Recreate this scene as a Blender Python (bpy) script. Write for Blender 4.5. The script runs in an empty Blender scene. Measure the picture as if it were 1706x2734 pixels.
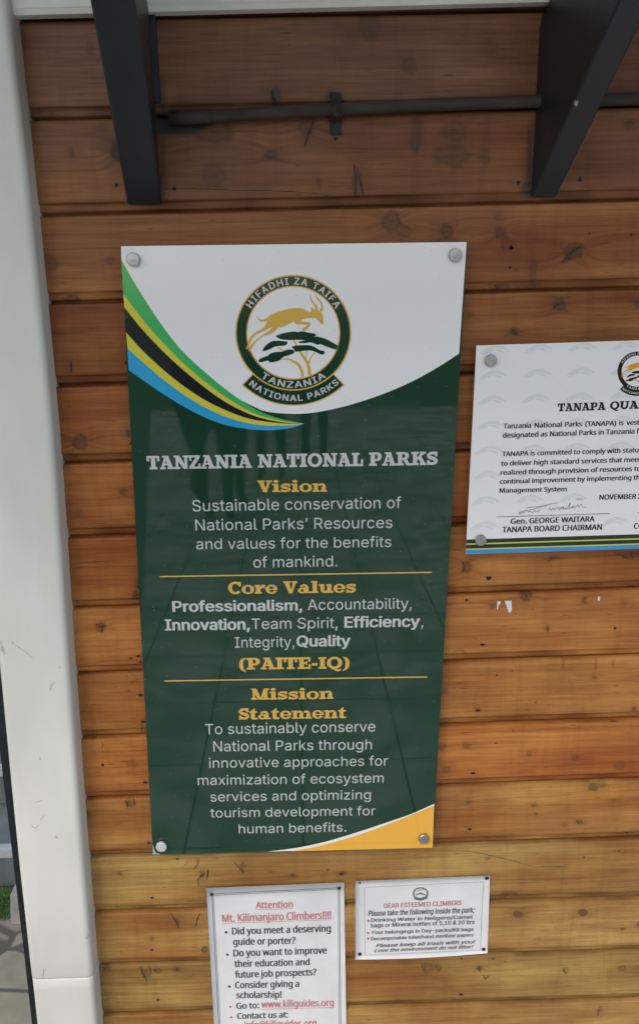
import bpy, bmesh, math, random
import numpy as np
from mathutils import Vector, Matrix
from mathutils.geometry import tessellate_polygon

S = bpy.context.scene
COL = S.collection
rnd = random.Random(7)

# ------------------------------------------------------------------ camera
EXPO = 0.75
ROOF = 1.7
FOC = 2100.0                      # focal length in pixels of the 1706 x 2734 photograph
CAM = Vector((0.01344, -1.46819, 1.94811))
YAW, PIT, ROL = 0.02515, 0.26096, 0.01411
_f = Vector((math.sin(YAW) * math.cos(PIT), math.cos(YAW) * math.cos(PIT), -math.sin(PIT)))
_r0 = Vector((math.cos(YAW), -math.sin(YAW), 0))
_d0 = _f.cross(_r0)
_r = math.cos(ROL) * _r0 + math.sin(ROL) * _d0
_d = -math.sin(ROL) * _r0 + math.cos(ROL) * _d0
cd = bpy.data.cameras.new("camera")
cd.sensor_fit = 'VERTICAL'; cd.sensor_height = 36.0; cd.lens = FOC / 2734 * 36.0
cd.clip_start = 0.05; cd.clip_end = 400
cam = bpy.data.objects.new("camera", cd); COL.objects.link(cam)
m3 = Matrix((_r, -_d, -_f)).transposed()
cam.matrix_world = Matrix.Translation(CAM) @ m3.to_4x4()
S.camera = cam

# ------------------------------------------------------------------ light
SUN_EL, SUN_AZ = math.radians(50), math.radians(-32)      # azimuth from straight in front of the wall, negative = left
W = bpy.data.worlds.new("World"); S.world = W; W.use_nodes = True
nt = W.node_tree
sky = nt.nodes.new('ShaderNodeTexSky'); sky.sky_type = 'NISHITA'; sky.sun_disc = False
sky.sun_elevation = SUN_EL; sky.sun_rotation = math.radians(180) - SUN_AZ
sky.air_density = 1.0; sky.dust_density = 3.2; sky.ozone_density = 1.0
bg = nt.nodes['Background']; bg.inputs['Strength'].default_value = 0.13
nt.links.new(sky.outputs[0], bg.inputs[0])
sl = bpy.data.lights.new("sun", 'SUN'); sl.energy = 0.5; sl.angle = math.radians(24); sl.color = (1, .98, .95)
so = bpy.data.objects.new("sun", sl); COL.objects.link(so)
sd = Vector((math.sin(SUN_AZ) * math.cos(SUN_EL), -math.cos(SUN_AZ) * math.cos(SUN_EL), math.sin(SUN_EL)))
so.rotation_euler = sd.to_track_quat('Z', 'Y').to_euler(); so.location = (-3, -5, 6)
S.view_settings.view_transform = 'Standard'; S.view_settings.look = 'None'
S.view_settings.exposure = EXPO; S.view_settings.gamma = 1
S.view_settings.use_curve_mapping = False
S.cycles.max_bounces = 8; S.cycles.diffuse_bounces = 5

# ------------------------------------------------------------------ helpers
def at(px, py, Y=0.0):
    """the point of the vertical plane y = Y seen at a pixel of the photograph (used to read off where things stand on the wall)"""
    d = _r * ((px - 853) / FOC) + _d * ((py - 1367) / FOC) + _f
    return CAM + d * ((Y - CAM.y) / d.y)

def Z(x0, y0, s):
    """reader for an enlarged detail of the photograph"""
    return lambda x, y, Y=0.0: at(x0 + x / s, y0 + y / s, Y)

def mat(name, col, rough=.5, spec=.5, metal=0.0, var=0.0, vscale=20, bump=0.0, bscale=60, coat=0.0, stretch=(1, 1, 1), col2=None):
    m = bpy.data.materials.new(name); m.use_nodes = True
    n = m.node_tree; b = n.nodes['Principled BSDF']
    b.inputs['Base Color'].default_value = (*col, 1); b.inputs['Roughness'].default_value = rough
    b.inputs['Specular IOR Level'].default_value = spec; b.inputs['Metallic'].default_value = metal
    b.inputs['Coat Weight'].default_value = coat; b.inputs['Coat Roughness'].default_value = .25
    geo = n.nodes.new('ShaderNodeNewGeometry'); mp = n.nodes.new('ShaderNodeMapping')
    mp.inputs['Scale'].default_value = stretch
    n.links.new(geo.outputs['Position'], mp.inputs['Vector'])
    if var or col2:
        t = n.nodes.new('ShaderNodeTexNoise'); t.inputs['Scale'].default_value = vscale; t.inputs['Detail'].default_value = 6
        n.links.new(mp.outputs[0], t.inputs['Vector'])
        r = n.nodes.new('ShaderNodeValToRGB')
        r.color_ramp.elements[0].position = .32; r.color_ramp.elements[1].position = .68
        c2 = col2 or tuple(min(1, c * (1 + var)) for c in col)
        r.color_ramp.elements[0].color = (*[c * (1 - var) for c in col], 1); r.color_ramp.elements[1].color = (*c2, 1)
        n.links.new(t.outputs['Fac'], r.inputs[0]); n.links.new(r.outputs[0], b.inputs['Base Color'])
    if bump:
        t2 = n.nodes.new('ShaderNodeTexNoise'); t2.inputs['Scale'].default_value = bscale; t2.inputs['Detail'].default_value = 4
        n.links.new(mp.outputs[0], t2.inputs['Vector'])
        bp = n.nodes.new('ShaderNodeBump'); bp.inputs['Strength'].default_value = bump; bp.inputs['Distance'].default_value = .01
        n.links.new(t2.outputs['Fac'], bp.inputs['Height']); n.links.new(bp.outputs[0], b.inputs['Normal'])
    return m

def obj(name, verts, faces, mats, parent=None, mi=None, smooth=False):
    me = bpy.data.meshes.new(name); me.from_pydata([tuple(v) for v in verts], [], faces)
    for m in (mats if isinstance(mats, (list, tuple)) else [mats]): me.materials.append(m)
    if mi: me.polygons.foreach_set('material_index', mi)
    if smooth: me.polygons.foreach_set('use_smooth', [True] * len(me.polygons))
    me.update()
    o = bpy.data.objects.new(name, me); COL.objects.link(o)
    if parent: o.parent = parent; o.matrix_parent_inverse = parent.matrix_world.inverted()
    return o

def thing(name, label, cat, loc, group=None):
    o = bpy.data.objects.new(name, None); COL.objects.link(o); o.location = loc
    o.empty_display_size = .05
    tag(o, label, cat, group)
    o.matrix_world = Matrix.Translation(Vector(loc))
    return o

def tag(o, label=None, cat=None, group=None, kind=None):
    if label: o['label'] = label
    if cat: o['category'] = cat
    if group: o['group'] = group
    if kind: o['kind'] = kind
    return o

class MB:
    """collects flat print shapes and solids into one mesh"""
    def __init__(s): s.v, s.f, s.mi = [], [], []; s.k = 0
    def poly(s, loops, m=0):
        """filled outline (first loop) with holes, points as Vectors"""
        L = [[Vector(p) for p in l] for l in loops]
        flat = [[Vector((p.x, p.z, 0)) for p in l] for l in L]
        b = len(s.v); pts = [p for l in L for p in l]
        s.v += pts
        for t in tessellate_polygon(flat):
            a, c, d = t
            pa, pc, pd = pts[a], pts[c], pts[d]
            ar = (pc.x - pa.x) * (pd.z - pa.z) - (pd.x - pa.x) * (pc.z - pa.z)
            if abs(ar) < 1e-13: continue
            s.f.append((b + a, b + c, b + d) if ar > 0 else (b + a, b + d, b + c)); s.mi.append(m)
    def box(s, lo, hi, m=0):
        b = len(s.v)
        for i in range(8): s.v.append(Vector((hi[0] if i & 1 else lo[0], hi[1] if i & 2 else lo[1], hi[2] if i & 4 else lo[2])))
        for f in ((0, 2, 3, 1), (4, 5, 7, 6), (0, 1, 5, 4), (2, 6, 7, 3), (0, 4, 6, 2), (1, 3, 7, 5)):
            s.f.append(tuple(b + i for i in f)); s.mi.append(m)
    def prism(s, front, back, m=0):
        """solid between two matching outlines"""
        n = len(front); b = len(s.v); s.v += [Vector(p) for p in front] + [Vector(p) for p in back]
        s.f.append(tuple(b + i for i in range(n))); s.mi.append(m)
        s.f.append(tuple(b + n + i for i in reversed(range(n)))); s.mi.append(m)
        for i in range(n):
            j = (i + 1) % n
            s.f.append((b + i, b + n + i, b + n + j, b + j)); s.mi.append(m)
    def lathe(s, c, axis, prof, n=28, m=0):
        """prof: list of (distance along axis, radius)"""
        ax = Vector(axis).normalized(); u = ax.orthogonal().normalized(); w = ax.cross(u)
        b = len(s.v)
        for d, r in prof:
            for k in range(n):
                a = 2 * math.pi * k / n
                s.v.append(Vector(c) + ax * d + (u * math.cos(a) + w * math.sin(a)) * r)
        for i in range(len(prof) - 1):
            for k in range(n):
                k2 = (k + 1) % n
                s.f.append((b + i * n + k, b + i * n + k2, b + (i + 1) * n + k2, b + (i + 1) * n + k)); s.mi.append(m)
        s.f.append(tuple(b + k for k in reversed(range(n)))); s.mi.append(m)
        e = b + (len(prof) - 1) * n
        s.f.append(tuple(e + k for k in range(n))); s.mi.append(m)
    def stroke(s, pts, widths, m=0):
        """flat pen stroke on the wall plane; widths in metres at each point"""
        L, R = [], []
        for i, p in enumerate(pts):
            a = pts[max(0, i - 1)]; c = pts[min(len(pts) - 1, i + 1)]
            t = (c - a); t.y = 0
            if t.length < 1e-9: t = Vector((1, 0, 0))
            t.normalize(); nrm = Vector((-t.z, 0, t.x)); h = widths[i] / 2
            L.append(p + nrm * h); R.append(p - nrm * h)
        b = len(s.v); s.v += L + R; n = len(pts)
        for i in range(n - 1):
            s.f.append((b + i, b + n + i, b + n + i + 1, b + i + 1)); s.mi.append(m)
    def build(s, name, mats, parent=None, smooth=False):
        o = obj(name, s.v, s.f, mats, parent, s.mi, smooth)
        bm = bmesh.new(); bm.from_mesh(o.data)
        if any(abs(f.normal.y) < .2 for f in bm.faces): bmesh.ops.recalc_face_normals(bm, faces=bm.faces)
        bm.to_mesh(o.data); bm.free()
        return o

def spline(pts, k=6):
    """smooth open curve through points (Catmull-Rom), any dimension tuples"""
    P = [np.array(p, float) for p in pts]; P = [2 * P[0] - P[1]] + P + [2 * P[-1] - P[-2]]
    out = []
    for i in range(1, len(P) - 2):
        for j in range(k):
            t = j / k
            out.append(.5 * (2 * P[i] + (P[i + 1] - P[i - 1]) * t + (2 * P[i - 1] - 5 * P[i] + 4 * P[i + 1] - P[i + 2]) * t * t
                             + (3 * P[i] - P[i - 1] - 3 * P[i + 1] + P[i + 2]) * t ** 3))
    out.append(P[-2])
    return [tuple(o) for o in out]

def blob(pts, k=4):
    """smooth closed curve through points"""
    P = [np.array(p, float) for p in pts]; n = len(P); out = []
    for i in range(n):
        a, b, c, d = P[i - 1], P[i], P[(i + 1) % n], P[(i + 2) % n]
        for j in range(k):
            t = j / k
            out.append(tuple(.5 * (2 * b + (c - a) * t + (2 * a - 5 * b + 4 * c - d) * t * t + (3 * b - a - 3 * c + d) * t ** 3)))
    return out

# ------------------------------------------------------------------ lettering: own outline alphabets (cap height = 1)
# each letter: advance, then regular and bold outlines as flat x, y lists in 1/500 of the capital height
GLYPHS = {
 "A": {
  33: (193,[[87,-4,102,-4,122,4,135,18,140,32,140,48,134,65,118,80,104,85,72,78,58,64,51,46,58,17,72,2],[67,159,121,158,126,165,129,496,126,500,66,500,62,496]],[[86,-15,132,-9,159,14,165,31,165,51,157,70,141,84,116,94,77,94,49,83,35,68,26,46,27,31,35,12,52,-4],[64,148,135,149,147,154,151,164,154,498,152,504,140,510,63,511,46,508,37,500,40,160,46,152]]),
  38: (440,[[174,-6,208,-7,252,2,284,14,323,40,358,0,428,2,361,85,391,144,399,183,400,218,344,218,336,166,322,134,217,260,270,303,294,328,313,363,318,408,307,446,285,474,256,493,212,504,169,503,131,490,98,464,84,439,74,402,79,355,98,316,132,271,59,205,42,177,34,141,34,118,42,83,70,39,95,19,123,5],[170,47,141,56,119,72,104,93,96,118,98,150,111,175,128,195,169,225,286,86,269,70,234,53,208,47],[180,306,142,360,135,380,135,403,143,425,161,443,187,453,209,453,230,446,248,429,255,414,257,388,241,354]],[[173,-17,208,-18,250,-11,317,14,334,-5,358,-11,430,-11,450,-6,455,0,389,85,419,153,426,200,423,224,398,231,327,227,318,221,311,178,245,258,295,300,327,338,341,374,343,411,330,450,308,479,266,504,214,515,156,512,123,502,89,482,67,457,51,416,51,368,70,319,103,272,56,232,31,204,17,178,9,143,9,116,17,82,48,33,72,14,106,-3],[175,58,142,77,128,96,121,119,121,139,129,163,162,199,257,86,245,75,217,61],[186,333,165,364,160,402,167,421,177,433,191,441,203,442,225,424,232,389,218,360]]),
  44: (185,[[38,-117,83,-116,132,69,67,68]],[[35,-128,83,-128,107,-120,158,63,153,76,131,81,69,81,43,72,12,-115,17,-123]]),
  45: (445,[[113,185,328,185,331,238,114,241]],[[111,174,343,176,356,185,355,242,347,248,328,252,100,250,87,240,87,185,93,179]]),
  46: (185,[[85,-4,115,1,131,15,138,31,138,50,131,65,118,78,103,85,84,84,67,76,57,67,49,46,55,17,70,2]],[[83,-15,129,-9,154,10,163,29,163,51,158,65,142,83,117,94,84,95,54,87,33,71,24,46,24,31,32,12,49,-4]]),
  47: (245,[[16,-74,66,-75,71,-70,229,523,179,523,174,519]],[[13,-85,70,-86,87,-82,95,-76,256,521,248,531,176,534,156,529,149,521,-10,-71,-6,-81]]),
  48: (445,[[209,-6,248,-5,285,5,320,25,343,48,369,89,386,136,399,232,397,293,389,347,378,388,356,433,333,463,302,487,263,502,223,507,182,502,152,491,126,474,101,449,83,422,65,378,53,333,47,275,47,224,53,166,69,107,87,71,113,36,145,13,179,-2],[206,50,165,68,145,91,130,116,111,186,108,282,119,353,134,391,151,418,185,444,209,451,235,451,263,443,284,429,306,402,318,377,336,300,338,221,325,141,296,84,274,64,252,53]],[[208,-17,260,-14,302,-3,343,20,366,43,386,72,404,114,417,166,424,230,420,313,411,364,395,408,376,443,343,479,307,501,274,512,223,518,171,512,138,501,104,480,78,455,60,427,40,380,28,335,22,277,22,222,28,164,44,105,63,66,90,32,121,8,167,-11],[212,61,190,72,174,88,147,138,135,200,133,280,144,352,163,397,195,432,213,440,229,440,251,432,269,416,293,375,309,311,313,222,300,143,281,100,246,66,232,61]]),
  49: (445,[[77,1,384,2,382,53,271,55,268,500,195,499,85,420,87,354,208,438,208,57,204,53,78,53]],[[74,-10,382,-11,401,-7,409,-1,410,51,404,59,382,64,296,66,295,498,287,507,268,511,178,507,60,421,60,352,74,342,106,346,178,398,183,396,183,66,78,64,53,57,51,-1]]),
  50: (445,[[64,1,383,2,381,56,151,59,313,232,347,277,369,324,374,348,374,384,362,424,332,466,290,493,239,506,190,505,156,495,105,462,77,420,68,390,65,358,121,356,135,404,160,434,176,443,207,451,251,448,281,434,303,410,313,387,314,352,300,310,274,273,66,51,63,43]],[[61,-10,381,-11,407,-1,408,55,395,65,189,69,336,227,370,273,394,323,400,366,397,396,387,426,361,465,323,493,285,509,242,517,178,514,139,503,110,489,81,465,60,437,46,405,39,368,41,354,53,347,123,345,145,350,150,355,154,387,165,411,189,432,210,440,239,439,265,423,283,399,289,374,283,327,257,286,40,51,38,-1]]),
  53: (445,[[199,-6,231,-7,274,2,305,16,343,47,361,72,377,108,384,143,384,180,377,214,354,263,331,288,294,313,253,326,213,328,170,318,133,298,148,443,358,445,358,499,99,500,94,496,67,249,125,242,152,259,185,269,241,269,266,260,290,243,310,214,320,186,321,141,307,99,280,69,242,52,202,50,161,64,134,89,119,127,60,126,64,96,73,72,103,35,152,5]],[[198,-17,233,-17,286,-8,328,11,352,28,375,53,399,97,409,139,409,180,402,216,385,255,363,285,335,308,281,332,242,338,210,338,161,330,172,432,358,434,377,438,385,447,385,499,377,507,358,510,97,510,75,505,69,497,42,258,44,244,66,237,125,231,144,234,185,257,227,260,243,255,266,238,285,213,293,193,296,144,287,110,266,82,247,67,230,61,205,61,179,72,158,94,145,128,136,135,61,139,42,135,34,128,37,100,49,70,80,29,135,-3]]),
  59: (185,[[38,-117,83,-116,132,69,67,68],[90,268,111,267,124,272,140,286,146,304,144,326,136,340,122,351,106,356,78,349,67,340,57,319,57,302,64,286]],[[35,-128,83,-128,107,-120,158,63,153,76,131,81,69,81,43,72,12,-115,17,-123],[99,255,125,258,150,269,163,282,171,304,169,327,157,347,136,360,106,367,77,363,55,354,37,335,32,319,34,294,50,272,74,260]]),
  65: (471,[[18,1,84,2,131,135,136,139,337,139,389,1,453,1,271,499,201,500,197,497],[154,196,236,443,317,198]],[[15,-10,81,-11,106,-4,149,116,158,128,315,128,365,-4,390,-11,453,-11,479,-1,292,506,270,511,200,511,181,507,173,501,-8,2,-3,-6],[184,207,236,359,287,207]]),
  66: (448,[[60,1,261,0,299,5,350,24,375,42,393,65,405,95,411,121,410,149,402,185,372,230,341,250,310,260,344,277,369,298,385,326,390,348,390,387,379,426,360,455,329,479,294,493,254,500,60,499],[125,57,124,226,269,225,307,210,337,180,348,151,348,118,333,88,313,71,260,56],[125,282,124,443,261,442,297,429,318,409,329,379,329,351,318,321,294,297,249,281]],[[57,-10,263,-11,311,-5,374,19,399,38,416,60,430,93,435,118,430,177,416,209,401,229,377,248,350,262,380,281,401,305,415,345,415,388,410,412,395,445,360,479,307,503,255,511,61,511,35,502,34,2,40,-6],[150,67,149,215,257,215,283,206,310,180,321,157,325,132,318,105,299,82,286,74,258,67],[150,292,149,432,249,433,271,426,289,412,302,387,304,352,295,326,277,306,246,292]]),
  67: (501,[[247,-6,278,-7,320,0,351,11,392,35,421,61,441,89,464,153,461,157,402,157,386,118,358,84,325,64,281,53,234,54,192,69,152,99,128,133,114,166,104,210,105,300,115,339,132,375,154,403,184,427,211,440,250,448,311,441,342,427,372,403,389,377,402,343,464,344,453,385,439,413,397,462,364,483,334,496,264,507,217,503,172,488,139,469,110,446,81,408,59,364,44,311,40,266,41,211,49,164,66,118,94,73,129,37,164,16,206,0]],[[246,-17,279,-18,333,-9,369,3,415,30,444,57,464,85,480,118,490,155,484,163,462,168,384,165,376,159,363,122,336,90,311,73,278,64,247,64,212,75,184,95,156,130,139,168,129,211,130,299,140,338,156,371,177,399,208,423,253,437,284,435,309,427,349,397,366,372,377,339,389,333,462,331,481,334,489,341,484,368,469,407,447,439,419,468,384,490,347,505,265,518,204,512,170,502,125,480,87,450,57,413,34,366,19,313,15,268,16,211,24,163,41,116,71,68,107,32,150,6,200,-11]]),
  68: (494,[[60,1,230,0,300,11,367,45,413,95,435,138,450,193,454,251,450,309,435,363,413,407,379,447,347,470,299,490,257,498,60,499],[125,57,123,441,236,444,300,428,336,405,355,384,373,354,385,318,392,274,392,227,385,184,373,148,352,113,336,97,291,69,232,56]],[[57,-10,232,-11,313,2,343,13,390,40,437,90,460,137,475,191,479,251,476,299,466,346,449,390,423,430,390,462,330,493,258,509,61,511,36,504,34,2,40,-6],[150,67,148,430,235,433,272,425,304,407,323,390,341,365,357,327,367,274,367,229,352,160,328,116,285,82,232,67]]),
  69: (411,[[60,1,368,1,366,56,127,56,123,60,124,224,346,225,350,229,347,281,124,282,124,442,365,444,366,499,60,499]],[[57,-10,366,-11,392,-2,393,55,380,65,152,67,148,71,149,213,347,214,369,219,375,227,375,280,361,290,149,293,149,431,379,435,392,445,392,498,388,505,365,511,61,511,35,502,34,2,40,-6]]),
  70: (403,[[60,1,123,2,124,216,336,217,340,221,338,273,124,275,124,442,360,444,361,499,60,499]],[[57,-10,122,-11,140,-7,148,-1,149,205,338,206,357,210,365,218,365,273,352,282,149,285,149,431,374,435,387,445,387,498,382,505,360,511,61,511,35,502,34,2,40,-6]]),
  72: (508,[[60,1,123,2,123,224,127,228,384,227,386,2,449,1,448,499,386,498,386,288,382,284,124,285,123,498,60,499]],[[57,-10,122,-11,140,-7,148,-1,148,213,152,217,359,216,361,-1,388,-11,447,-11,472,-4,472,504,447,511,388,511,362,502,361,299,357,295,149,296,147,501,121,511,61,511,36,504,34,2,40,-6]]),
  73: (295,[[32,1,265,2,264,55,183,56,179,60,179,441,264,445,263,500,31,498,32,445,113,444,116,440,116,59,32,55]],[[29,-10,263,-11,281,-7,289,-1,288,60,264,67,208,67,204,71,204,429,208,433,264,433,288,440,290,498,284,506,263,511,33,511,14,507,6,501,8,440,31,433,88,433,91,429,91,71,88,67,31,67,8,60,6,-1]]),
  75: (459,[[60,1,122,1,124,165,194,239,365,2,438,1,240,284,438,499,357,499,188,317,124,241,123,498,60,499]],[[57,-10,121,-11,147,-2,148,160,191,206,343,-4,368,-11,438,-11,463,-4,462,9,268,282,462,493,463,504,438,511,358,511,336,505,149,306,147,502,121,511,61,511,36,504,34,2,40,-6]]),
  76: (386,[[60,1,350,0,354,4,352,56,123,59,123,496,119,500,63,500,59,496]],[[57,-10,352,-11,371,-7,379,1,379,55,366,65,149,69,148,498,143,506,122,511,60,511,43,507,34,499,34,2,40,-6]]),
  77: (617,[[60,1,116,0,120,4,118,421,280,4,285,0,332,0,341,13,497,422,495,4,499,0,557,1,556,499,467,498,345,182,310,76,268,196,150,498,60,499]],[[57,-10,119,-11,136,-7,145,-1,146,271,261,-5,283,-11,333,-11,360,-2,469,269,470,-1,479,-7,497,-11,555,-11,580,-4,580,504,555,511,471,511,444,502,310,156,172,504,147,511,61,511,36,504,34,2,40,-6]]),
  78: (514,[[60,1,119,0,123,4,119,417,379,2,455,1,455,499,396,500,392,496,394,84,135,498,60,499]],[[57,-10,122,-11,140,-7,148,-1,147,323,357,-4,382,-11,454,-11,479,-4,479,504,454,511,394,511,375,507,367,501,365,179,157,504,132,511,61,511,36,504,34,2,40,-6]]),
  79: (524,[[247,-6,292,-5,336,5,378,25,405,46,431,73,456,114,473,160,483,216,485,258,477,327,466,364,441,413,414,446,376,476,337,494,287,506,237,506,192,496,162,483,125,459,89,420,65,378,49,335,41,286,40,233,44,188,57,139,82,89,115,50,150,23,195,3],[242,53,209,61,181,75,152,99,132,125,108,185,102,225,102,274,115,339,131,372,154,404,179,424,211,440,273,448,314,440,340,427,369,406,389,380,406,347,416,316,422,274,422,225,416,183,403,146,383,111,362,89,339,72,311,59,279,53]],[[246,-17,294,-16,348,-5,390,14,429,42,463,80,488,127,505,188,510,241,505,311,491,366,467,413,438,450,400,480,354,502,320,512,262,518,204,512,154,496,109,469,77,439,57,413,34,366,19,313,15,268,16,211,24,163,43,113,73,66,106,33,150,6,200,-11],[245,64,214,74,186,93,149,141,130,202,127,272,140,338,168,388,190,410,214,426,242,435,272,437,304,429,331,413,369,371,384,338,394,299,397,227,383,158,351,106,329,86,298,69,276,64]]),
  80: (437,[[60,1,123,2,124,182,250,183,291,190,341,213,377,251,390,276,400,312,400,373,377,432,350,462,332,476,296,492,247,500,60,499],[125,238,124,443,258,442,291,432,315,414,334,379,339,332,327,288,311,265,283,247,250,239]],[[57,-10,122,-11,147,-1,149,171,252,172,304,180,365,208,401,246,415,274,425,310,425,374,415,409,401,437,374,467,355,481,308,501,249,511,61,511,35,502,34,2,40,-6],[150,249,149,431,246,433,268,426,286,414,304,390,314,349,310,312,289,271,268,256,247,250]]),
  81: (524,[[394,-46,458,-45,397,38,444,91,467,140,478,180,485,241,483,283,467,360,445,405,424,435,392,465,357,487,315,501,284,506,239,506,184,493,142,471,104,438,79,405,57,360,43,301,40,233,44,188,59,135,79,94,102,63,154,21,194,4,244,-6,295,-5,350,10],[259,52,212,60,183,74,164,87,137,118,109,182,102,226,102,274,117,343,148,397,167,415,197,434,231,445,267,448,295,445,331,432,358,415,384,387,403,354,416,318,422,274,422,226,416,182,405,149,384,113,362,89,308,155,244,155,312,62,294,55]],[[391,-57,459,-58,476,-54,484,-48,425,37,454,69,477,104,492,138,505,188,510,240,508,287,498,341,484,380,459,424,426,461,400,481,358,501,287,517,239,517,186,507,151,495,107,468,79,441,49,399,29,352,16,290,15,232,19,187,34,133,56,90,79,58,107,32,134,14,181,-6,240,-17,283,-17,337,-9,370,-51],[261,63,231,68,206,78,186,93,157,127,133,185,127,227,127,273,142,341,171,391,190,410,219,428,265,437,295,432,322,420,347,399,370,368,383,341,394,299,397,227,388,173,362,122,333,159,320,165,244,167,219,160,218,151,281,68,279,64]]),
  82: (441,[[60,1,123,2,124,192,240,195,346,2,418,1,310,204,356,232,376,254,396,298,403,343,399,382,384,426,354,462,332,478,293,493,250,500,60,499],[125,250,124,443,260,442,300,428,321,409,337,373,339,330,327,295,308,272,283,258,254,252]],[[57,-10,122,-11,140,-7,148,-1,148,179,152,183,224,181,324,-4,349,-11,418,-11,444,-2,437,18,338,199,380,228,399,249,416,282,426,323,426,371,415,415,393,451,363,478,305,503,252,511,61,511,35,502,34,2,40,-6],[150,261,149,431,247,433,268,428,285,417,305,393,314,360,312,321,298,290,279,272,250,263]]),
  83: (439,[[199,-8,238,-9,282,-2,315,9,345,26,372,51,387,75,398,105,402,131,400,159,392,186,377,210,356,231,306,260,163,304,132,324,119,340,113,372,118,395,129,414,163,439,207,450,257,447,295,431,320,406,334,371,393,372,384,417,370,442,349,465,299,494,235,507,166,500,132,488,106,472,80,448,66,428,52,381,52,348,60,320,73,298,96,275,151,245,296,199,321,181,336,161,337,119,320,86,284,60,241,49,188,51,145,67,115,95,101,133,38,132,49,84,61,61,82,37,129,7]],[[197,-19,240,-20,293,-12,359,15,377,29,404,59,420,92,427,130,418,184,401,214,379,236,323,267,181,312,155,330,143,347,139,381,152,410,177,430,210,440,243,438,271,427,293,406,307,370,315,364,391,360,418,369,417,392,411,415,393,447,373,469,316,502,284,511,237,518,154,510,96,486,74,471,51,445,33,412,27,383,27,347,38,311,72,270,134,237,276,192,298,176,311,159,314,128,302,98,276,73,237,60,199,61,159,78,138,100,128,134,120,141,40,144,14,136,14,115,22,86,38,56,59,32,84,14,124,-5]]),
  84: (441,[[190,1,249,0,253,4,253,441,407,444,407,500,32,498,34,444,189,441]],[[187,-10,252,-11,269,-7,278,1,278,430,407,433,429,438,434,446,434,498,429,506,407,511,34,511,15,507,7,501,6,445,15,436,164,430,164,2,169,-6]]),
  87: (674,[[153,1,227,2,337,421,362,315,447,2,520,1,656,499,593,498,484,69,374,498,301,499,190,67,81,498,18,499]],[[150,-10,225,-11,251,-2,337,309,424,-2,450,-11,518,-11,544,-4,680,485,681,504,656,511,595,511,569,502,484,180,395,505,372,511,303,511,277,502,190,181,105,502,79,511,18,511,-6,504,-7,490,124,9,129,-4]]),
  89: (464,[[202,1,263,2,263,204,445,499,373,498,233,261,91,498,19,499,200,204]],[[199,-10,262,-11,287,-1,288,202,470,495,472,501,467,506,445,511,376,511,351,504,233,312,113,504,87,511,18,511,-8,501,175,202,176,1,181,-6]]),
  90: (431,[[43,1,392,1,390,56,115,57,389,452,388,499,40,499,42,444,315,443,43,49]],[[40,-10,390,-11,415,-4,418,55,404,65,152,70,413,448,412,504,387,511,42,511,17,504,15,445,28,435,279,430,20,54,16,45,17,-1]]),
  97: (383,[[141,-8,184,-7,217,3,243,20,270,51,273,0,331,2,331,250,328,283,320,308,303,335,279,355,243,371,207,377,174,378,110,361,68,332,42,289,46,284,96,270,121,301,142,315,173,324,209,324,248,309,261,294,268,275,270,246,263,233,234,223,154,213,104,202,61,180,38,150,30,119,30,96,35,69,46,46,65,23,84,9,115,-3],[153,45,115,58,98,75,91,92,91,113,103,138,120,151,145,160,270,183,269,117,259,92,247,75,224,58,206,50]],[[139,-19,196,-16,245,0,256,-8,274,-12,331,-11,348,-8,356,-1,356,252,350,297,334,330,313,352,285,369,256,380,209,388,173,388,101,372,73,358,46,338,29,316,16,289,18,282,24,278,98,259,121,266,136,288,162,308,178,313,204,313,224,304,240,283,245,249,240,237,124,220,74,205,35,182,10,144,5,119,7,81,15,55,29,31,51,11,76,-3],[156,56,133,66,118,86,116,113,126,133,157,150,245,163,242,111,223,80,198,61]]),
  98: (417,[[209,-7,259,-5,295,8,331,34,356,68,373,108,383,161,383,211,372,268,356,302,327,339,295,362,259,375,213,378,179,371,148,353,112,315,111,497,54,499,52,2,108,1,109,54,113,58,152,14,181,-1],[199,47,160,63,130,97,114,143,111,205,119,249,139,288,158,307,176,317,217,325,243,321,267,312,300,279,319,229,322,166,311,115,284,72,265,58,242,49]],[[208,-18,262,-16,309,-1,353,29,379,63,398,107,408,160,408,213,397,269,379,307,357,337,329,360,295,377,251,387,212,389,177,384,137,369,134,504,109,511,40,509,29,504,27,497,27,-1,35,-8,52,-11,107,-11,129,-6,137,4,173,-12],[204,58,174,76,152,105,138,154,136,204,144,247,162,282,190,307,217,314,240,309,253,301,281,266,295,218,297,168,286,116,269,86,238,61]]),
  99: (389,[[188,-7,242,-4,294,16,333,52,356,97,350,102,300,114,283,82,266,64,237,50,203,45,166,52,145,63,123,84,109,110,95,171,98,222,117,276,144,306,177,321,223,323,242,318,269,303,286,283,298,259,355,274,333,318,304,347,264,368,216,378,148,370,116,354,88,332,64,302,50,274,34,201,34,166,42,118,56,82,75,52,98,28,127,9,159,-3]],[[187,-18,255,-14,317,11,339,28,361,54,382,101,369,110,311,125,287,124,275,118,266,96,244,70,225,60,206,56,173,64,156,78,140,99,121,157,121,211,139,268,167,301,191,312,225,310,257,286,275,254,298,247,362,261,380,271,363,313,327,352,267,381,217,389,189,389,136,379,103,365,75,347,52,323,31,290,17,252,9,202,9,165,17,116,32,77,52,46,76,22,112,0,153,-14]]),
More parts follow.
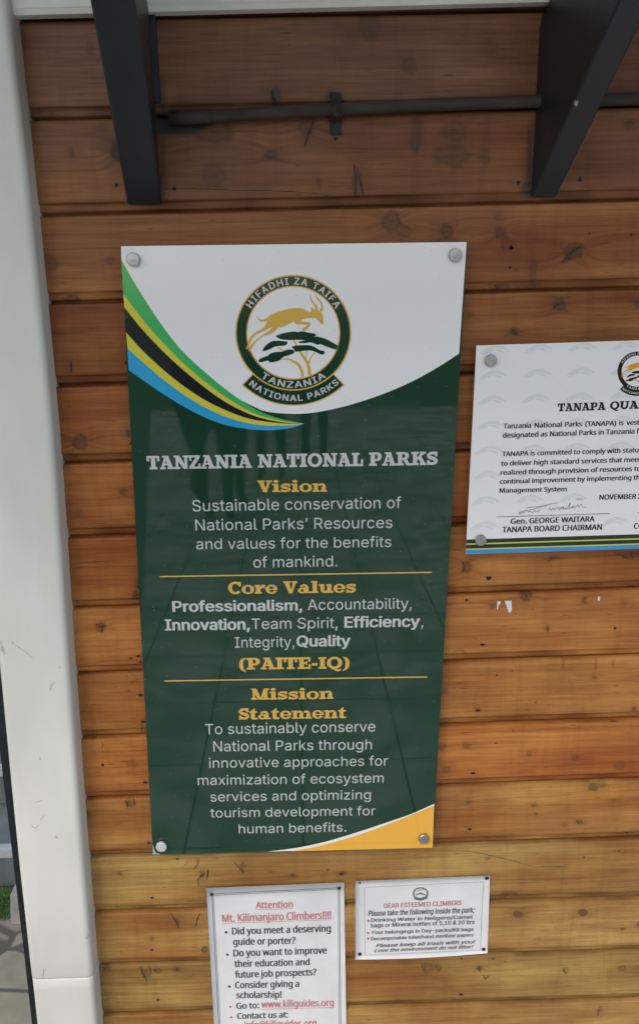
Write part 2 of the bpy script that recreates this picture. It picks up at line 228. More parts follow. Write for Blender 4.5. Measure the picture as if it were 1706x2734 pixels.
  100: (417,[[177,-7,217,-6,250,5,272,20,303,57,307,54,308,1,365,2,362,499,306,497,304,315,276,347,248,367,206,378,169,376,133,366,95,343,72,318,48,274,37,232,34,168,40,122,54,82,81,41,109,16,141,0],[184,47,166,52,139,68,112,102,96,157,96,216,110,266,134,300,173,321,219,323,256,309,286,276,304,224,305,158,291,105,262,66,227,49]],[[176,-18,237,-14,280,3,287,-6,309,-11,364,-11,381,-8,389,-1,390,497,381,507,308,511,283,504,280,369,245,382,206,389,178,389,123,377,86,359,57,333,39,308,23,276,12,233,9,166,17,115,35,68,57,36,86,11,133,-11],[187,58,160,74,136,105,123,149,119,197,128,244,145,280,172,306,202,313,233,304,261,274,277,232,282,186,274,127,258,92,225,62]]),
  101: (397,[[191,-7,247,-5,298,14,334,44,350,68,357,88,302,103,281,72,253,53,217,45,172,50,134,71,112,97,98,135,95,166,361,167,365,171,360,247,347,286,331,315,305,343,281,359,250,371,214,378,147,370,114,354,89,334,64,302,50,274,34,201,34,165,42,118,53,88,73,53,100,26,128,9],[97,217,103,255,125,292,156,315,195,325,236,320,269,300,292,265,303,221,300,217]],[[190,-18,259,-14,322,10,358,39,374,63,383,90,373,98,319,112,289,112,277,107,258,77,239,63,216,56,184,60,156,76,136,102,123,136,122,155,362,156,384,161,390,169,385,249,372,288,355,320,327,349,289,371,216,389,187,389,134,379,91,359,66,340,40,307,25,276,9,202,9,163,17,116,28,86,51,47,78,21,109,2,156,-14],[123,228,128,254,148,286,173,307,197,314,227,309,249,291,267,263,276,230]]),
  102: (249,[[81,1,135,0,139,4,139,320,220,322,224,326,222,373,140,375,143,437,153,454,171,464,202,466,223,462,238,510,224,517,170,520,142,514,115,500,93,476,83,455,79,375,7,371,8,323,80,320]],[[78,-10,138,-11,156,-7,164,-1,164,309,234,313,246,318,249,324,246,377,223,384,166,385,164,420,169,438,182,453,198,455,221,450,246,457,264,512,248,523,207,531,170,531,134,525,101,510,75,488,60,462,55,440,54,386,-4,383,-18,374,-16,318,7,311,55,309,55,2,60,-6]]),
  103: (418,[[184,-147,245,-145,300,-127,335,-100,358,-61,366,-16,364,372,308,372,305,313,273,350,241,370,194,378,148,372,119,359,86,335,64,306,48,275,34,206,37,143,57,82,94,38,142,12,175,5,211,5,256,20,279,37,300,66,305,65,305,-21,302,-38,290,-61,264,-82,223,-95,170,-93,130,-74,98,-41,52,-68,70,-97,100,-123,144,-141],[186,59,161,65,139,77,112,109,96,161,96,218,111,268,139,303,172,320,214,324,253,311,274,293,288,275,304,229,307,172,294,117,266,79,233,62]],[[182,-158,258,-154,320,-134,358,-105,383,-63,391,-18,391,370,383,380,308,383,287,378,280,368,244,383,214,388,173,388,136,381,95,364,62,339,40,311,23,276,9,209,10,153,22,104,52,51,87,21,125,4,152,-3,212,-6,280,12,280,-21,271,-50,252,-71,228,-82,186,-84,172,-80,151,-68,123,-36,100,-29,78,-34,27,-64,26,-72,39,-93,77,-127,131,-151],[189,70,161,83,136,114,123,153,119,200,131,254,148,284,177,308,209,313,242,297,266,267,279,228,282,175,272,126,255,97,225,73]]),
  104: (403,[[53,1,111,2,111,221,116,259,126,280,146,304,168,317,198,323,246,315,268,299,281,280,291,245,291,2,348,0,352,4,352,235,348,273,337,310,324,332,301,356,263,373,232,378,193,375,162,363,134,343,112,313,111,496,107,500,56,500,52,496]],[[50,-10,110,-11,127,-7,136,-1,139,249,146,270,159,290,179,306,199,312,221,310,235,303,254,282,262,260,267,-2,292,-11,349,-11,368,-7,377,1,375,262,367,301,356,324,324,360,268,384,234,389,201,387,137,369,136,499,127,507,110,511,52,511,35,507,27,499,27,2,32,-6]]),
  105: (164,[[53,1,109,0,112,4,112,370,109,373,55,373,52,370],[70,437,91,436,104,441,123,465,120,493,107,507,93,514,63,511,43,488,44,459,53,446]],[[50,-10,112,-11,129,-7,137,1,137,371,135,377,123,383,52,384,35,381,27,373,27,2,32,-6],[69,426,105,427,130,438,140,448,148,463,148,485,130,512,104,523,71,525,40,515,22,499,16,480,22,451,40,435]]),
  107: (374,[[53,1,110,1,111,135,151,174,288,1,363,2,199,212,351,373,280,373,121,211,112,209,111,496,107,500,56,500,52,496]],[[50,-10,109,-11,135,-2,136,130,148,143,268,-6,290,-11,363,-11,382,-7,390,-1,226,212,368,358,377,376,351,384,282,384,260,379,137,259,136,499,127,507,110,511,52,511,35,507,27,499,27,2,32,-6]]),
  108: (186,[[122,-2,170,1,177,8,167,52,126,55,118,62,113,78,111,498,56,501,52,497,52,70,58,42,73,20,96,4]],[[120,-13,184,-8,199,-2,202,9,190,58,167,65,146,62,138,80,136,502,127,508,110,512,52,512,32,507,27,498,27,69,33,41,51,13,79,-3]]),
  109: (599,[[53,1,111,2,111,232,115,262,124,285,140,305,159,317,190,325,215,323,238,314,256,298,268,270,270,1,330,2,332,265,341,288,354,305,376,318,404,325,429,323,452,315,472,301,481,285,488,252,488,2,546,1,547,268,540,302,525,334,506,354,476,371,440,380,418,380,385,373,354,357,328,334,312,308,295,340,271,364,245,376,209,380,177,373,152,360,130,340,112,313,109,372,53,373]],[[50,-10,110,-11,127,-7,136,-1,138,251,146,277,158,295,171,306,193,314,212,310,224,302,236,288,244,266,246,-4,271,-11,327,-11,354,-1,355,254,360,274,374,296,390,309,407,314,424,312,448,297,461,266,463,-1,490,-11,545,-11,570,-4,572,270,565,304,548,338,529,359,496,378,440,391,373,382,335,365,317,351,274,379,223,391,174,385,137,370,129,379,107,384,54,384,29,377,27,2,32,-6]]),
  110: (403,[[53,1,111,2,111,221,116,259,126,280,146,304,168,317,198,323,246,315,268,299,281,280,291,245,291,2,351,1,350,262,334,316,302,354,256,375,218,378,192,375,149,355,110,310,109,372,52,372]],[[50,-10,110,-11,127,-7,136,-1,139,249,146,270,159,290,179,306,199,312,221,310,235,303,254,282,262,260,267,-2,293,-11,349,-11,374,-4,375,263,358,321,326,359,276,382,234,389,179,384,137,368,129,379,107,384,54,384,29,377,27,2,32,-6]]),
  111: (408,[[188,-7,217,-8,259,0,291,14,318,35,342,65,358,94,374,163,374,205,366,252,355,282,334,317,317,336,287,357,259,370,216,378,148,370,116,354,88,332,64,302,50,274,34,201,34,166,42,118,56,82,75,52,98,28,127,9,159,-3],[200,46,153,58,123,85,101,132,94,197,106,252,133,296,162,316,205,325,231,321,255,312,286,283,299,261,310,227,313,165,303,119,280,79,242,52]],[[187,-18,219,-19,272,-9,314,10,341,30,366,60,383,93,399,161,399,207,391,254,380,283,357,322,330,349,292,371,255,384,217,389,189,389,136,379,103,365,75,347,52,323,31,290,17,252,9,202,9,165,17,116,32,77,52,46,76,22,112,0,153,-14],[202,56,169,67,140,99,124,141,119,196,128,241,143,276,177,307,205,313,239,302,271,266,285,224,288,166,278,121,259,86,231,63]]),
  112: (417,[[53,-139,111,-138,113,57,145,21,176,1,207,-7,245,-7,282,2,322,26,345,51,364,84,378,126,383,161,383,211,376,251,362,290,346,317,320,346,290,364,245,377,187,373,145,350,113,314,109,318,108,371,52,370],[209,46,167,59,133,92,114,143,111,204,122,257,144,293,181,319,229,324,268,311,300,279,319,229,322,167,311,115,287,75,254,52]],[[50,-150,109,-151,135,-143,137,2,176,-13,206,-18,276,-13,333,12,359,35,379,64,397,101,406,143,406,228,395,273,376,312,344,350,320,366,282,381,226,389,174,383,137,367,129,378,107,383,52,383,27,374,27,-138,32,-146],[210,57,179,71,155,100,139,145,136,203,147,256,166,287,195,309,224,313,250,303,278,271,294,228,297,168,290,131,271,90,240,62]]),
  114: (255,[[53,1,111,2,111,230,119,271,138,297,162,312,196,320,238,318,239,373,235,378,198,378,163,368,128,341,112,316,108,373,52,371]],[[50,-10,110,-11,135,-1,136,229,140,255,155,285,179,304,198,309,238,306,262,313,264,374,259,382,235,389,198,389,162,382,137,372,120,383,54,384,27,375,27,2,32,-6]]),
  115: (359,[[160,-7,226,-3,276,17,311,52,325,94,319,141,309,159,289,179,243,201,143,227,121,240,112,251,107,277,114,296,134,315,168,326,209,325,233,315,251,296,265,273,317,286,305,318,278,349,245,368,200,378,147,375,97,356,63,326,53,305,46,279,54,229,81,196,128,172,233,145,247,135,261,116,263,94,253,73,229,55,195,45,162,45,129,55,108,72,90,104,36,93,46,58,73,25,106,5]],[[158,-18,231,-14,289,6,314,23,331,42,349,83,351,115,344,143,333,163,314,182,265,207,161,235,143,246,134,260,132,277,137,291,158,310,173,315,197,315,209,310,228,292,240,269,253,264,279,264,340,280,342,291,330,319,304,351,265,374,234,384,168,389,101,374,73,360,50,342,34,319,23,290,24,240,37,213,56,192,111,164,215,137,236,115,238,96,231,80,217,66,190,56,165,56,145,64,131,77,115,108,104,113,78,114,23,102,11,96,12,82,23,54,51,19,89,-3]]),
  116: (223,[[152,-3,193,-2,209,5,197,51,149,51,136,58,127,72,124,91,124,317,127,321,199,322,200,369,196,373,125,373,123,462,68,463,64,459,64,375,8,372,6,325,10,321,64,319,64,76,71,50,89,22,107,9]],[[150,-14,213,-10,231,-4,234,3,221,56,196,63,162,61,152,73,149,92,149,308,199,310,223,317,225,372,210,382,149,385,149,461,143,469,121,474,54,472,39,462,39,386,-4,382,-16,376,-18,322,-5,312,39,308,39,75,50,39,67,16,87,3,113,-8]]),
  117: (403,[[163,-4,202,-3,243,11,267,28,292,61,294,0,351,2,349,373,291,371,291,138,286,111,276,91,259,71,235,56,207,50,184,50,156,58,134,74,121,94,111,144,111,371,52,371,52,121,60,77,74,47,96,22,129,3]],[[161,-15,215,-13,265,5,273,-6,295,-11,351,-11,376,-2,377,371,371,379,349,384,293,384,267,374,264,127,258,105,243,83,224,67,204,61,181,63,165,72,146,96,140,114,136,146,135,375,110,384,54,384,27,374,27,119,37,71,54,37,79,13,112,-5]]),
  118: (383,[[160,1,223,2,363,373,299,371,191,61,167,141,84,370,79,373,19,373]],[[158,-10,221,-11,247,-2,389,366,390,374,385,379,363,384,302,384,276,376,191,147,105,377,80,384,19,384,-7,376,133,2,140,-6]]),
  119: (557,[[136,1,192,0,197,4,279,298,362,2,421,1,533,373,471,371,390,73,311,371,249,373,167,71,86,371,24,373]],[[133,-10,193,-11,218,-4,279,198,339,-4,364,-11,420,-11,445,-4,558,362,557,377,532,384,474,384,448,376,390,178,334,377,309,384,249,384,228,379,221,370,167,177,109,377,84,384,24,384,0,377,1,359,110,-1]]),
  120: (372,[[23,1,90,1,185,150,281,2,349,1,222,188,343,373,276,371,188,231,99,371,30,373,151,191]],[[19,-10,88,-11,112,-5,187,104,259,-4,284,-11,349,-11,374,-4,375,5,248,188,367,365,368,377,343,384,279,384,257,379,187,277,118,379,96,384,31,384,6,377,7,365,125,191,-3,5,-2,-4]]),
  121: (383,[[73,-142,102,-142,138,-133,161,-118,185,-89,203,-53,363,372,304,373,299,369,191,62,84,371,19,372,159,-1,143,-48,126,-75,101,-88,60,-86,48,-136]],[[72,-153,104,-153,152,-142,184,-124,209,-93,228,-54,390,371,385,379,363,384,302,384,277,377,191,147,107,376,80,384,19,384,-7,375,134,-1,118,-47,102,-71,91,-77,49,-76,35,-84,23,-139,37,-147]]),
  122: (374,[[42,1,332,1,331,54,124,57,326,324,326,373,48,372,50,317,249,315,43,48]],[[39,-10,331,-11,356,-4,358,52,350,62,331,66,158,68,350,320,349,377,325,384,50,384,25,377,22,320,31,310,50,306,214,304,20,52,16,43,16,-1]]),
  8217: (174,[[52,314,97,314,146,499,80,498]],[[49,303,97,302,121,310,172,493,167,506,145,511,83,511,57,503,26,315,31,307]]),
  32: (185,[],[]),
 },
 "C": {
  33: (188,[[85,-9,100,-10,118,-3,131,10,136,22,138,38,132,64,125,74,106,83,82,84,70,79,57,68,52,57,50,30,56,11,67,-2],[75,141,111,140,114,144,132,488,128,500,61,500,57,496]],[[71,-17,114,-17,137,-11,154,0,162,13,167,38,162,63,153,77,118,92,70,92,48,85,30,72,21,46,26,11,43,-8],[60,133,125,132,144,141,161,488,159,502,145,507,47,507,27,499,44,144,47,138]]),
  40: (210,[[131,-110,186,-108,142,-35,108,57,92,146,92,239,102,303,121,371,152,442,186,496,183,500,132,500,91,443,66,393,49,345,30,240,30,143,49,42,83,-41]],[[116,-118,198,-118,216,-110,174,-38,149,21,130,92,120,167,123,256,135,318,167,414,217,498,215,504,201,508,119,508,98,498,63,446,36,393,16,334,5,281,-2,168,5,106,16,53,35,-2,61,-55,102,-113]]),
  41: (210,[[24,-110,79,-110,117,-58,156,26,171,79,180,143,180,242,163,340,128,428,100,473,75,500,23,498,66,428,102,331,118,242,118,145,108,82,89,17,61,-47]],[[9,-118,92,-118,106,-114,115,-105,150,-54,174,-7,192,46,208,126,210,242,204,290,188,356,144,453,110,500,91,508,11,508,-8,500,36,428,58,376,77,310,90,221,88,145,78,82,60,17,41,-29,-6,-107,-5,-113]]),
  46: (188,[[85,-9,100,-10,118,-3,131,10,136,22,138,38,132,64,125,74,106,83,82,84,70,79,57,68,52,57,50,30,56,11,67,-2]],[[71,-17,114,-17,137,-11,154,0,162,13,167,38,162,63,153,77,118,92,70,92,48,85,30,72,21,46,26,11,43,-8]]),
  50: (401,[[35,1,365,2,363,56,113,59,276,224,310,268,333,313,344,373,338,418,310,465,275,490,216,506,156,505,103,489,41,449,72,409,116,436,150,450,198,455,231,448,254,435,269,418,280,385,280,357,268,309,237,260,34,51]],[[20,-7,375,-8,393,-1,394,54,384,62,152,66,313,232,338,265,363,313,374,373,368,418,347,457,314,487,289,500,242,512,155,514,81,495,38,471,11,451,14,441,41,408,61,400,98,404,166,442,206,443,238,420,251,384,246,329,219,277,162,212,6,54,4,1]]),
  58: (188,[[85,-9,100,-10,118,-3,131,10,136,22,138,38,132,64,125,74,106,83,82,84,70,79,57,68,52,57,50,30,56,11,67,-2],[83,291,101,290,118,297,128,305,136,322,136,352,131,366,107,383,90,386,72,380,57,368,52,357,50,330,55,311,68,297]],[[71,-17,114,-17,137,-11,154,0,162,13,167,38,162,63,153,77,118,92,70,92,48,85,30,72,21,46,26,11,43,-8],[69,283,115,283,134,288,155,300,166,322,167,338,162,363,153,378,120,392,76,393,47,385,30,372,21,347,24,314,40,294]]),
  63: (304,[[116,-9,131,-10,150,-3,161,8,167,25,168,49,163,64,152,77,137,83,114,84,101,79,89,68,84,57,82,32,87,11,100,-3],[99,141,147,142,149,178,160,207,187,237,254,297,270,321,281,347,285,403,270,447,260,463,233,487,194,502,150,507,101,504,47,490,10,472,31,425,92,448,156,453,186,446,203,437,224,407,227,374,216,338,131,254,109,221,99,186]],[[102,-17,147,-17,172,-9,188,3,197,25,197,47,191,68,181,79,150,92,101,92,79,85,62,72,52,44,57,11,72,-6],[83,133,158,132,175,138,179,180,192,208,281,293,306,333,315,366,315,402,309,427,289,465,261,490,242,499,187,513,100,513,45,502,-20,474,0,425,9,419,45,417,101,438,142,445,175,433,194,407,197,375,188,341,102,257,78,218,69,186,68,144,70,138]]),
  64: (630,[[283,-62,360,-59,446,-37,453,-30,452,12,348,-14,277,-15,213,-2,170,19,129,60,114,84,100,121,91,192,97,263,115,320,140,363,168,395,213,426,251,442,313,453,373,452,423,439,459,420,488,395,512,363,531,321,539,276,539,223,528,171,511,140,488,123,465,120,443,131,433,145,428,192,435,346,396,358,346,364,304,363,268,353,238,335,213,311,193,274,183,240,181,187,186,159,199,127,220,102,243,86,268,78,307,77,342,87,377,115,391,137,413,99,427,87,446,79,490,78,528,96,560,134,583,192,589,267,578,334,553,390,514,437,470,469,401,494,352,500,287,497,223,481,174,458,137,430,91,378,68,334,49,274,41,217,45,135,61,79,86,34,120,-3,166,-34,224,-54],[287,121,266,129,254,139,238,173,236,224,249,271,273,302,302,317,337,320,379,314,376,210,364,162,351,140,337,129,315,121]],[[269,-69,374,-67,471,-42,483,-32,482,13,465,22,440,22,352,-3,291,-8,234,4,182,35,144,84,124,153,122,231,138,304,154,338,181,378,213,406,248,426,291,441,345,445,384,439,415,426,445,406,470,381,486,357,503,315,509,276,509,223,498,171,482,142,473,134,468,137,458,176,464,348,434,361,360,372,304,372,260,364,224,348,195,326,169,288,153,240,152,187,161,145,182,108,200,92,229,77,263,69,330,71,355,77,385,93,412,77,443,69,495,69,541,83,566,102,582,121,609,178,619,235,612,313,593,370,558,424,513,462,460,489,398,505,309,508,248,500,198,486,127,448,86,410,54,365,32,318,14,248,11,181,22,106,52,40,91,-5,135,-35,191,-57],[301,129,280,144,268,173,266,223,271,249,283,279,302,299,326,311,349,309,348,228,342,184,323,143]]),
  65: (447,[[2,1,63,1,119,145,127,155,321,154,382,1,445,1,251,501,194,499],[148,211,223,432,301,213]],[[-14,-7,74,-8,91,-2,146,137,154,147,294,146,354,-2,371,-8,457,-8,474,-2,459,46,279,505,263,509,185,509,166,502,-28,5,-27,-2],[179,219,224,340,268,220]]),
  66: (455,[[69,1,262,0,300,5,336,16,364,32,388,54,402,74,414,109,418,141,413,182,404,204,393,220,369,240,307,263,342,277,366,293,385,315,397,346,401,380,392,426,371,459,352,473,312,489,255,498,69,499],[133,53,132,234,273,231,314,217,335,199,349,165,349,130,341,102,316,72,294,61,262,55],[133,288,132,445,258,444,298,432,325,410,335,382,333,348,322,320,303,302,286,294,247,288]],[[54,-7,277,-8,312,-3,348,7,383,22,422,59,439,91,446,121,446,163,439,191,424,220,409,234,350,263,386,283,405,301,419,323,429,354,429,399,422,426,408,451,384,473,333,495,269,506,58,508,41,502,38,4,41,-2],[162,61,161,225,250,225,273,220,298,205,314,182,321,148,314,110,297,83,277,69,259,64],[162,296,161,437,244,436,270,429,289,417,302,396,305,357,299,332,283,311,269,302,247,297]]),
  67: (443,[[254,-6,334,-4,398,12,400,66,328,51,258,49,214,59,173,82,140,120,118,173,110,223,113,302,126,348,149,391,179,420,209,438,248,449,284,452,329,447,397,426,419,478,384,493,343,502,301,507,236,504,195,494,148,472,104,434,81,403,62,364,48,311,43,270,46,195,57,144,79,92,109,53,153,20,195,3]],[[240,-14,336,-13,423,8,430,16,430,67,412,76,389,76,314,59,270,57,228,68,188,97,157,145,141,206,140,277,149,330,162,363,185,397,217,424,247,438,292,443,322,438,383,417,408,417,423,422,449,478,404,499,336,513,251,515,203,508,150,491,111,469,74,436,43,389,24,341,13,270,15,209,28,144,51,89,81,50,125,17,175,-3]]),
  68: (511,[[69,1,225,0,302,11,370,41,392,58,425,95,449,138,463,190,468,226,465,310,453,355,435,396,412,427,380,456,330,482,272,497,69,499],[133,55,131,443,239,445,280,439,314,426,345,406,367,382,382,359,394,324,402,262,401,220,383,151,348,102,303,72,242,56]],[[54,-7,239,-8,303,0,347,13,398,38,447,84,469,118,488,166,498,226,498,284,488,341,477,371,453,413,422,448,391,470,355,487,286,505,58,508,41,502,38,4,41,-2],[162,63,160,435,225,438,264,431,289,422,318,402,339,379,358,345,369,301,373,262,364,182,341,129,302,90,278,77,245,67]]),
  69: (389,[[69,1,347,1,345,54,134,55,130,59,132,234,331,234,335,238,333,289,131,290,131,443,345,446,346,499,69,499]],[[54,-7,358,-8,376,-1,377,52,367,60,164,62,160,66,161,226,345,227,361,231,365,238,365,287,355,295,161,298,160,435,367,440,377,448,377,496,373,503,358,508,58,508,40,501,38,4,41,-2]]),
  71: (510,[[263,-6,356,-4,458,19,458,261,286,263,286,209,393,207,394,61,322,48,242,53,206,64,173,84,145,114,128,145,115,186,108,236,112,295,121,334,140,373,171,409,201,430,237,444,275,451,326,451,383,439,426,424,450,475,420,489,356,504,287,507,240,502,186,486,142,463,99,423,73,384,54,338,43,266,44,211,57,147,81,94,115,51,153,23,197,4]],[[249,-14,370,-12,426,-2,486,16,488,263,468,271,275,271,258,266,255,213,259,205,275,201,364,199,365,67,358,62,308,55,243,64,217,76,187,99,167,127,149,167,140,216,138,263,145,313,157,350,179,386,200,407,229,427,258,438,312,443,362,433,414,415,451,418,480,475,467,486,398,507,336,515,251,513,192,502,137,480,90,448,59,411,32,361,18,309,13,233,23,163,53,91,87,48,128,18,176,-2]]),
  72: (519,[[69,1,130,2,130,229,134,233,385,232,387,2,450,1,449,499,387,498,387,293,383,289,132,290,130,498,69,499]],[[54,-7,141,-8,160,1,160,221,164,225,356,224,358,0,377,-8,461,-8,478,-2,478,502,461,508,377,508,358,501,357,301,353,297,161,298,159,501,141,508,58,508,41,502,38,4,41,-2]]),
  73: (237,[[29,1,209,2,207,37,154,49,150,54,150,446,155,451,207,463,207,500,28,498,30,463,87,446,87,54,83,49,30,37]],[[14,-7,219,-8,238,1,235,40,180,57,180,441,183,446,237,461,239,496,233,504,219,508,18,508,-1,499,2,460,54,446,58,441,58,57,0,38,-1,1]]),
  75: (433,[[69,1,130,2,131,191,181,237,358,2,431,1,229,282,423,499,352,498,133,257,130,498,69,499]],[[54,-7,141,-8,159,-1,160,188,175,204,331,-3,348,-8,444,-8,461,-2,461,4,259,280,452,495,453,502,436,508,342,508,325,503,162,324,158,502,141,508,58,508,41,502,38,4,41,-2]]),
  77: (635,[[69,1,122,0,126,4,123,437,286,7,292,0,341,2,503,427,509,436,505,370,505,4,509,0,567,1,567,499,474,498,317,92,162,498,69,499]],[[54,-7,136,-8,155,1,156,268,261,-2,278,-8,352,-8,371,1,475,271,476,1,495,-8,578,-8,595,-2,595,502,578,508,464,508,447,502,317,169,189,502,172,508,58,508,41,502,38,4,41,-2]]),
  78: (532,[[69,1,122,0,126,4,123,414,389,2,464,1,463,499,409,500,405,496,408,87,142,498,69,499]],[[54,-7,136,-8,155,1,158,314,362,-2,380,-8,475,-8,492,-2,492,502,475,508,395,508,376,499,375,187,169,502,152,508,58,508,41,502,38,4,41,-2]]),
  79: (547,[[251,-6,309,-5,356,4,392,20,422,40,454,75,478,116,492,155,502,205,500,309,488,363,466,409,441,442,401,475,353,497,303,507,247,507,193,497,153,480,123,460,92,427,68,386,53,341,44,292,43,230,51,169,68,114,88,78,120,43,154,20,208,0],[256,48,220,54,179,73,151,99,137,120,121,158,113,194,112,297,120,338,134,375,168,419,198,438,233,449,304,451,334,444,362,432,387,412,411,378,423,350,436,288,435,200,427,161,413,125,378,81,328,54,289,48]],[[236,-14,306,-15,343,-10,393,4,436,26,464,49,495,91,513,127,525,169,533,222,533,280,523,341,505,392,481,432,446,467,403,493,347,510,315,515,231,515,173,503,125,483,95,463,63,430,37,383,23,339,13,270,15,208,26,148,49,92,76,55,123,18,170,-2],[270,56,240,61,208,76,179,102,165,123,151,158,143,194,140,280,145,319,157,361,182,402,223,433,272,443,300,441,331,430,370,395,394,350,402,320,408,239,397,161,372,107,350,84,329,70,301,59]]),
  80: (424,[[69,1,130,2,132,195,234,197,294,211,341,239,371,277,382,305,388,341,383,395,359,445,322,476,273,493,239,498,69,499],[133,249,132,445,244,442,278,431,303,412,319,380,323,337,313,301,294,277,264,260,231,252]],[[54,-7,141,-8,159,-1,161,187,261,191,319,207,369,236,397,271,416,329,418,357,413,395,387,448,350,479,311,495,253,506,58,508,40,501,38,4,41,-2],[162,257,161,436,208,437,253,426,277,405,291,374,293,335,283,301,264,278,239,265]]),
  82: (436,[[69,1,130,2,130,202,134,206,230,205,352,1,422,1,289,223,336,249,358,270,378,302,387,332,387,384,375,424,357,452,323,478,278,493,228,500,69,499],[133,260,132,445,248,442,286,429,307,412,321,380,323,343,313,307,295,284,269,269,244,263]],[[54,-7,141,-8,159,0,160,195,164,198,206,196,323,-2,341,-8,434,-8,453,-1,321,220,364,246,387,266,408,302,416,332,416,384,408,416,387,454,359,476,311,496,242,508,58,508,40,501,38,4,41,-2],[162,267,161,436,223,436,261,425,283,402,293,370,291,332,280,302,260,282,239,272]]),
  83: (384,[[145,-6,191,-7,235,-1,266,9,296,25,322,47,338,72,350,108,351,147,346,175,335,200,301,236,249,265,152,306,121,331,106,367,111,408,138,438,180,451,240,449,319,427,339,477,322,486,240,505,186,507,151,502,121,493,89,475,63,449,49,422,42,389,44,353,50,327,70,292,95,269,127,250,251,196,277,171,287,147,289,122,277,88,257,67,224,53,191,48,138,49,36,75,38,16,85,1]],[[131,-14,205,-15,279,0,311,14,338,32,368,72,379,108,381,147,373,184,355,215,311,250,169,315,144,341,136,369,136,389,142,411,161,431,182,441,226,441,305,418,346,422,368,475,365,483,355,488,268,512,155,513,108,502,71,485,43,462,24,433,12,391,14,353,21,327,42,289,67,266,99,246,222,193,244,174,257,147,259,122,249,91,229,70,204,59,171,55,132,60,49,85,24,85,8,80,8,14,69,-7]]),
  84: (389,[[165,1,222,0,226,4,226,443,380,446,380,500,7,498,9,446,163,443]],[[149,-7,236,-8,255,1,256,436,392,438,406,441,412,449,412,496,407,504,392,508,-3,508,-22,500,-23,449,-17,441,-3,438,133,435,134,4,136,-2]]),
  86: (420,[[179,1,238,0,243,4,418,499,357,500,352,496,249,202,210,77,182,170,67,498,2,499]],[[164,-7,252,-8,272,1,445,485,449,499,446,503,430,508,343,508,326,502,210,178,95,501,76,508,-10,508,-28,501,147,4,152,-3]]),
  87: (651,[[142,1,205,2,323,419,445,2,509,1,640,499,576,498,475,85,449,193,356,498,291,499,200,188,176,83,158,171,75,498,10,499]],[[127,-7,215,-8,234,-1,323,304,417,-1,436,-8,520,-8,537,-2,667,482,669,502,651,508,565,508,547,501,473,214,383,503,365,508,279,508,262,502,178,218,103,501,84,508,-2,508,-19,502,-19,491,110,2]]),
  97: (393,[[135,-6,183,-5,219,4,252,26,277,52,292,0,337,2,334,289,325,319,313,341,292,360,272,371,230,380,172,380,120,369,75,350,93,305,163,329,219,330,257,313,274,273,275,227,180,223,116,210,69,185,49,163,40,147,34,125,32,92,37,64,48,41,62,23,85,7],[150,43,122,53,101,75,96,116,110,147,136,166,172,177,275,183,274,130,269,108,256,81,217,53,181,43]],[[121,-14,197,-13,258,6,266,-4,281,-9,349,-8,366,0,363,289,355,319,341,344,321,363,300,374,244,388,160,388,81,369,45,350,67,300,108,296,169,319,205,323,229,309,243,281,245,234,144,227,78,210,33,181,9,144,3,91,8,64,23,33,35,20,63,1],[164,51,145,59,131,77,126,114,134,138,150,155,172,166,245,173,245,130,229,86,199,61]]),
  98: (431,[[219,-6,263,-5,306,7,333,25,362,59,381,102,391,153,391,223,381,273,365,311,334,349,304,368,262,380,212,380,179,372,149,355,119,327,120,530,62,532,60,2,103,0,120,48,165,9,187,0],[210,45,168,58,152,70,136,95,124,142,122,222,133,277,157,310,185,325,234,330,276,319,304,294,325,238,328,167,318,113,293,68,263,50,240,45]],[[205,-14,265,-15,320,-2,359,20,384,47,403,80,419,138,420,223,411,273,395,311,378,336,360,353,318,377,252,390,198,388,151,377,148,534,131,540,40,538,30,528,30,0,48,-8,113,-9,131,-3,137,5,167,-7],[224,53,196,61,171,86,158,119,150,188,153,236,165,280,188,309,217,321,248,316,276,291,290,259,299,209,295,139,283,97,256,64]]),
  99: (336,[[192,-6,256,-4,305,12,307,66,250,49,199,46,164,54,142,68,123,91,108,131,103,166,106,234,114,264,128,291,139,304,163,319,217,329,294,313,311,362,249,380,174,379,139,369,110,353,89,336,62,300,42,236,39,205,42,136,53,94,69,63,93,33,121,14,156,0]],[[178,-14,271,-12,316,1,336,14,337,66,327,74,294,76,246,59,211,54,178,66,161,81,147,103,132,166,132,208,139,250,148,275,164,297,188,314,208,320,278,304,319,308,341,359,330,371,249,390,183,390,138,382,92,363,66,344,39,311,23,280,12,236,9,167,17,113,34,70,56,39,92,11,136,-7]]),
  100: (431,[[182,-6,221,-5,250,3,285,23,310,49,323,0,371,2,369,532,309,530,313,329,274,361,244,375,211,382,166,380,125,368,99,351,72,320,53,284,40,225,39,173,45,119,55,86,74,51,102,22,139,1],[188,45,149,59,122,91,106,138,103,209,114,264,139,306,172,327,222,330,263,318,277,307,294,280,309,222,309,144,296,94,277,67,239,48]],[[168,-14,235,-13,289,5,296,-4,311,-9,383,-8,401,0,401,528,396,536,381,540,299,540,281,534,278,377,227,390,169,390,111,377,72,355,54,338,23,284,11,225,9,173,16,117,36,63,53,39,88,9,119,-5],[202,53,167,70,147,100,134,148,132,208,141,255,155,288,180,314,206,323,236,313,249,303,265,280,277,234,281,163,272,109,260,83,233,59]]),
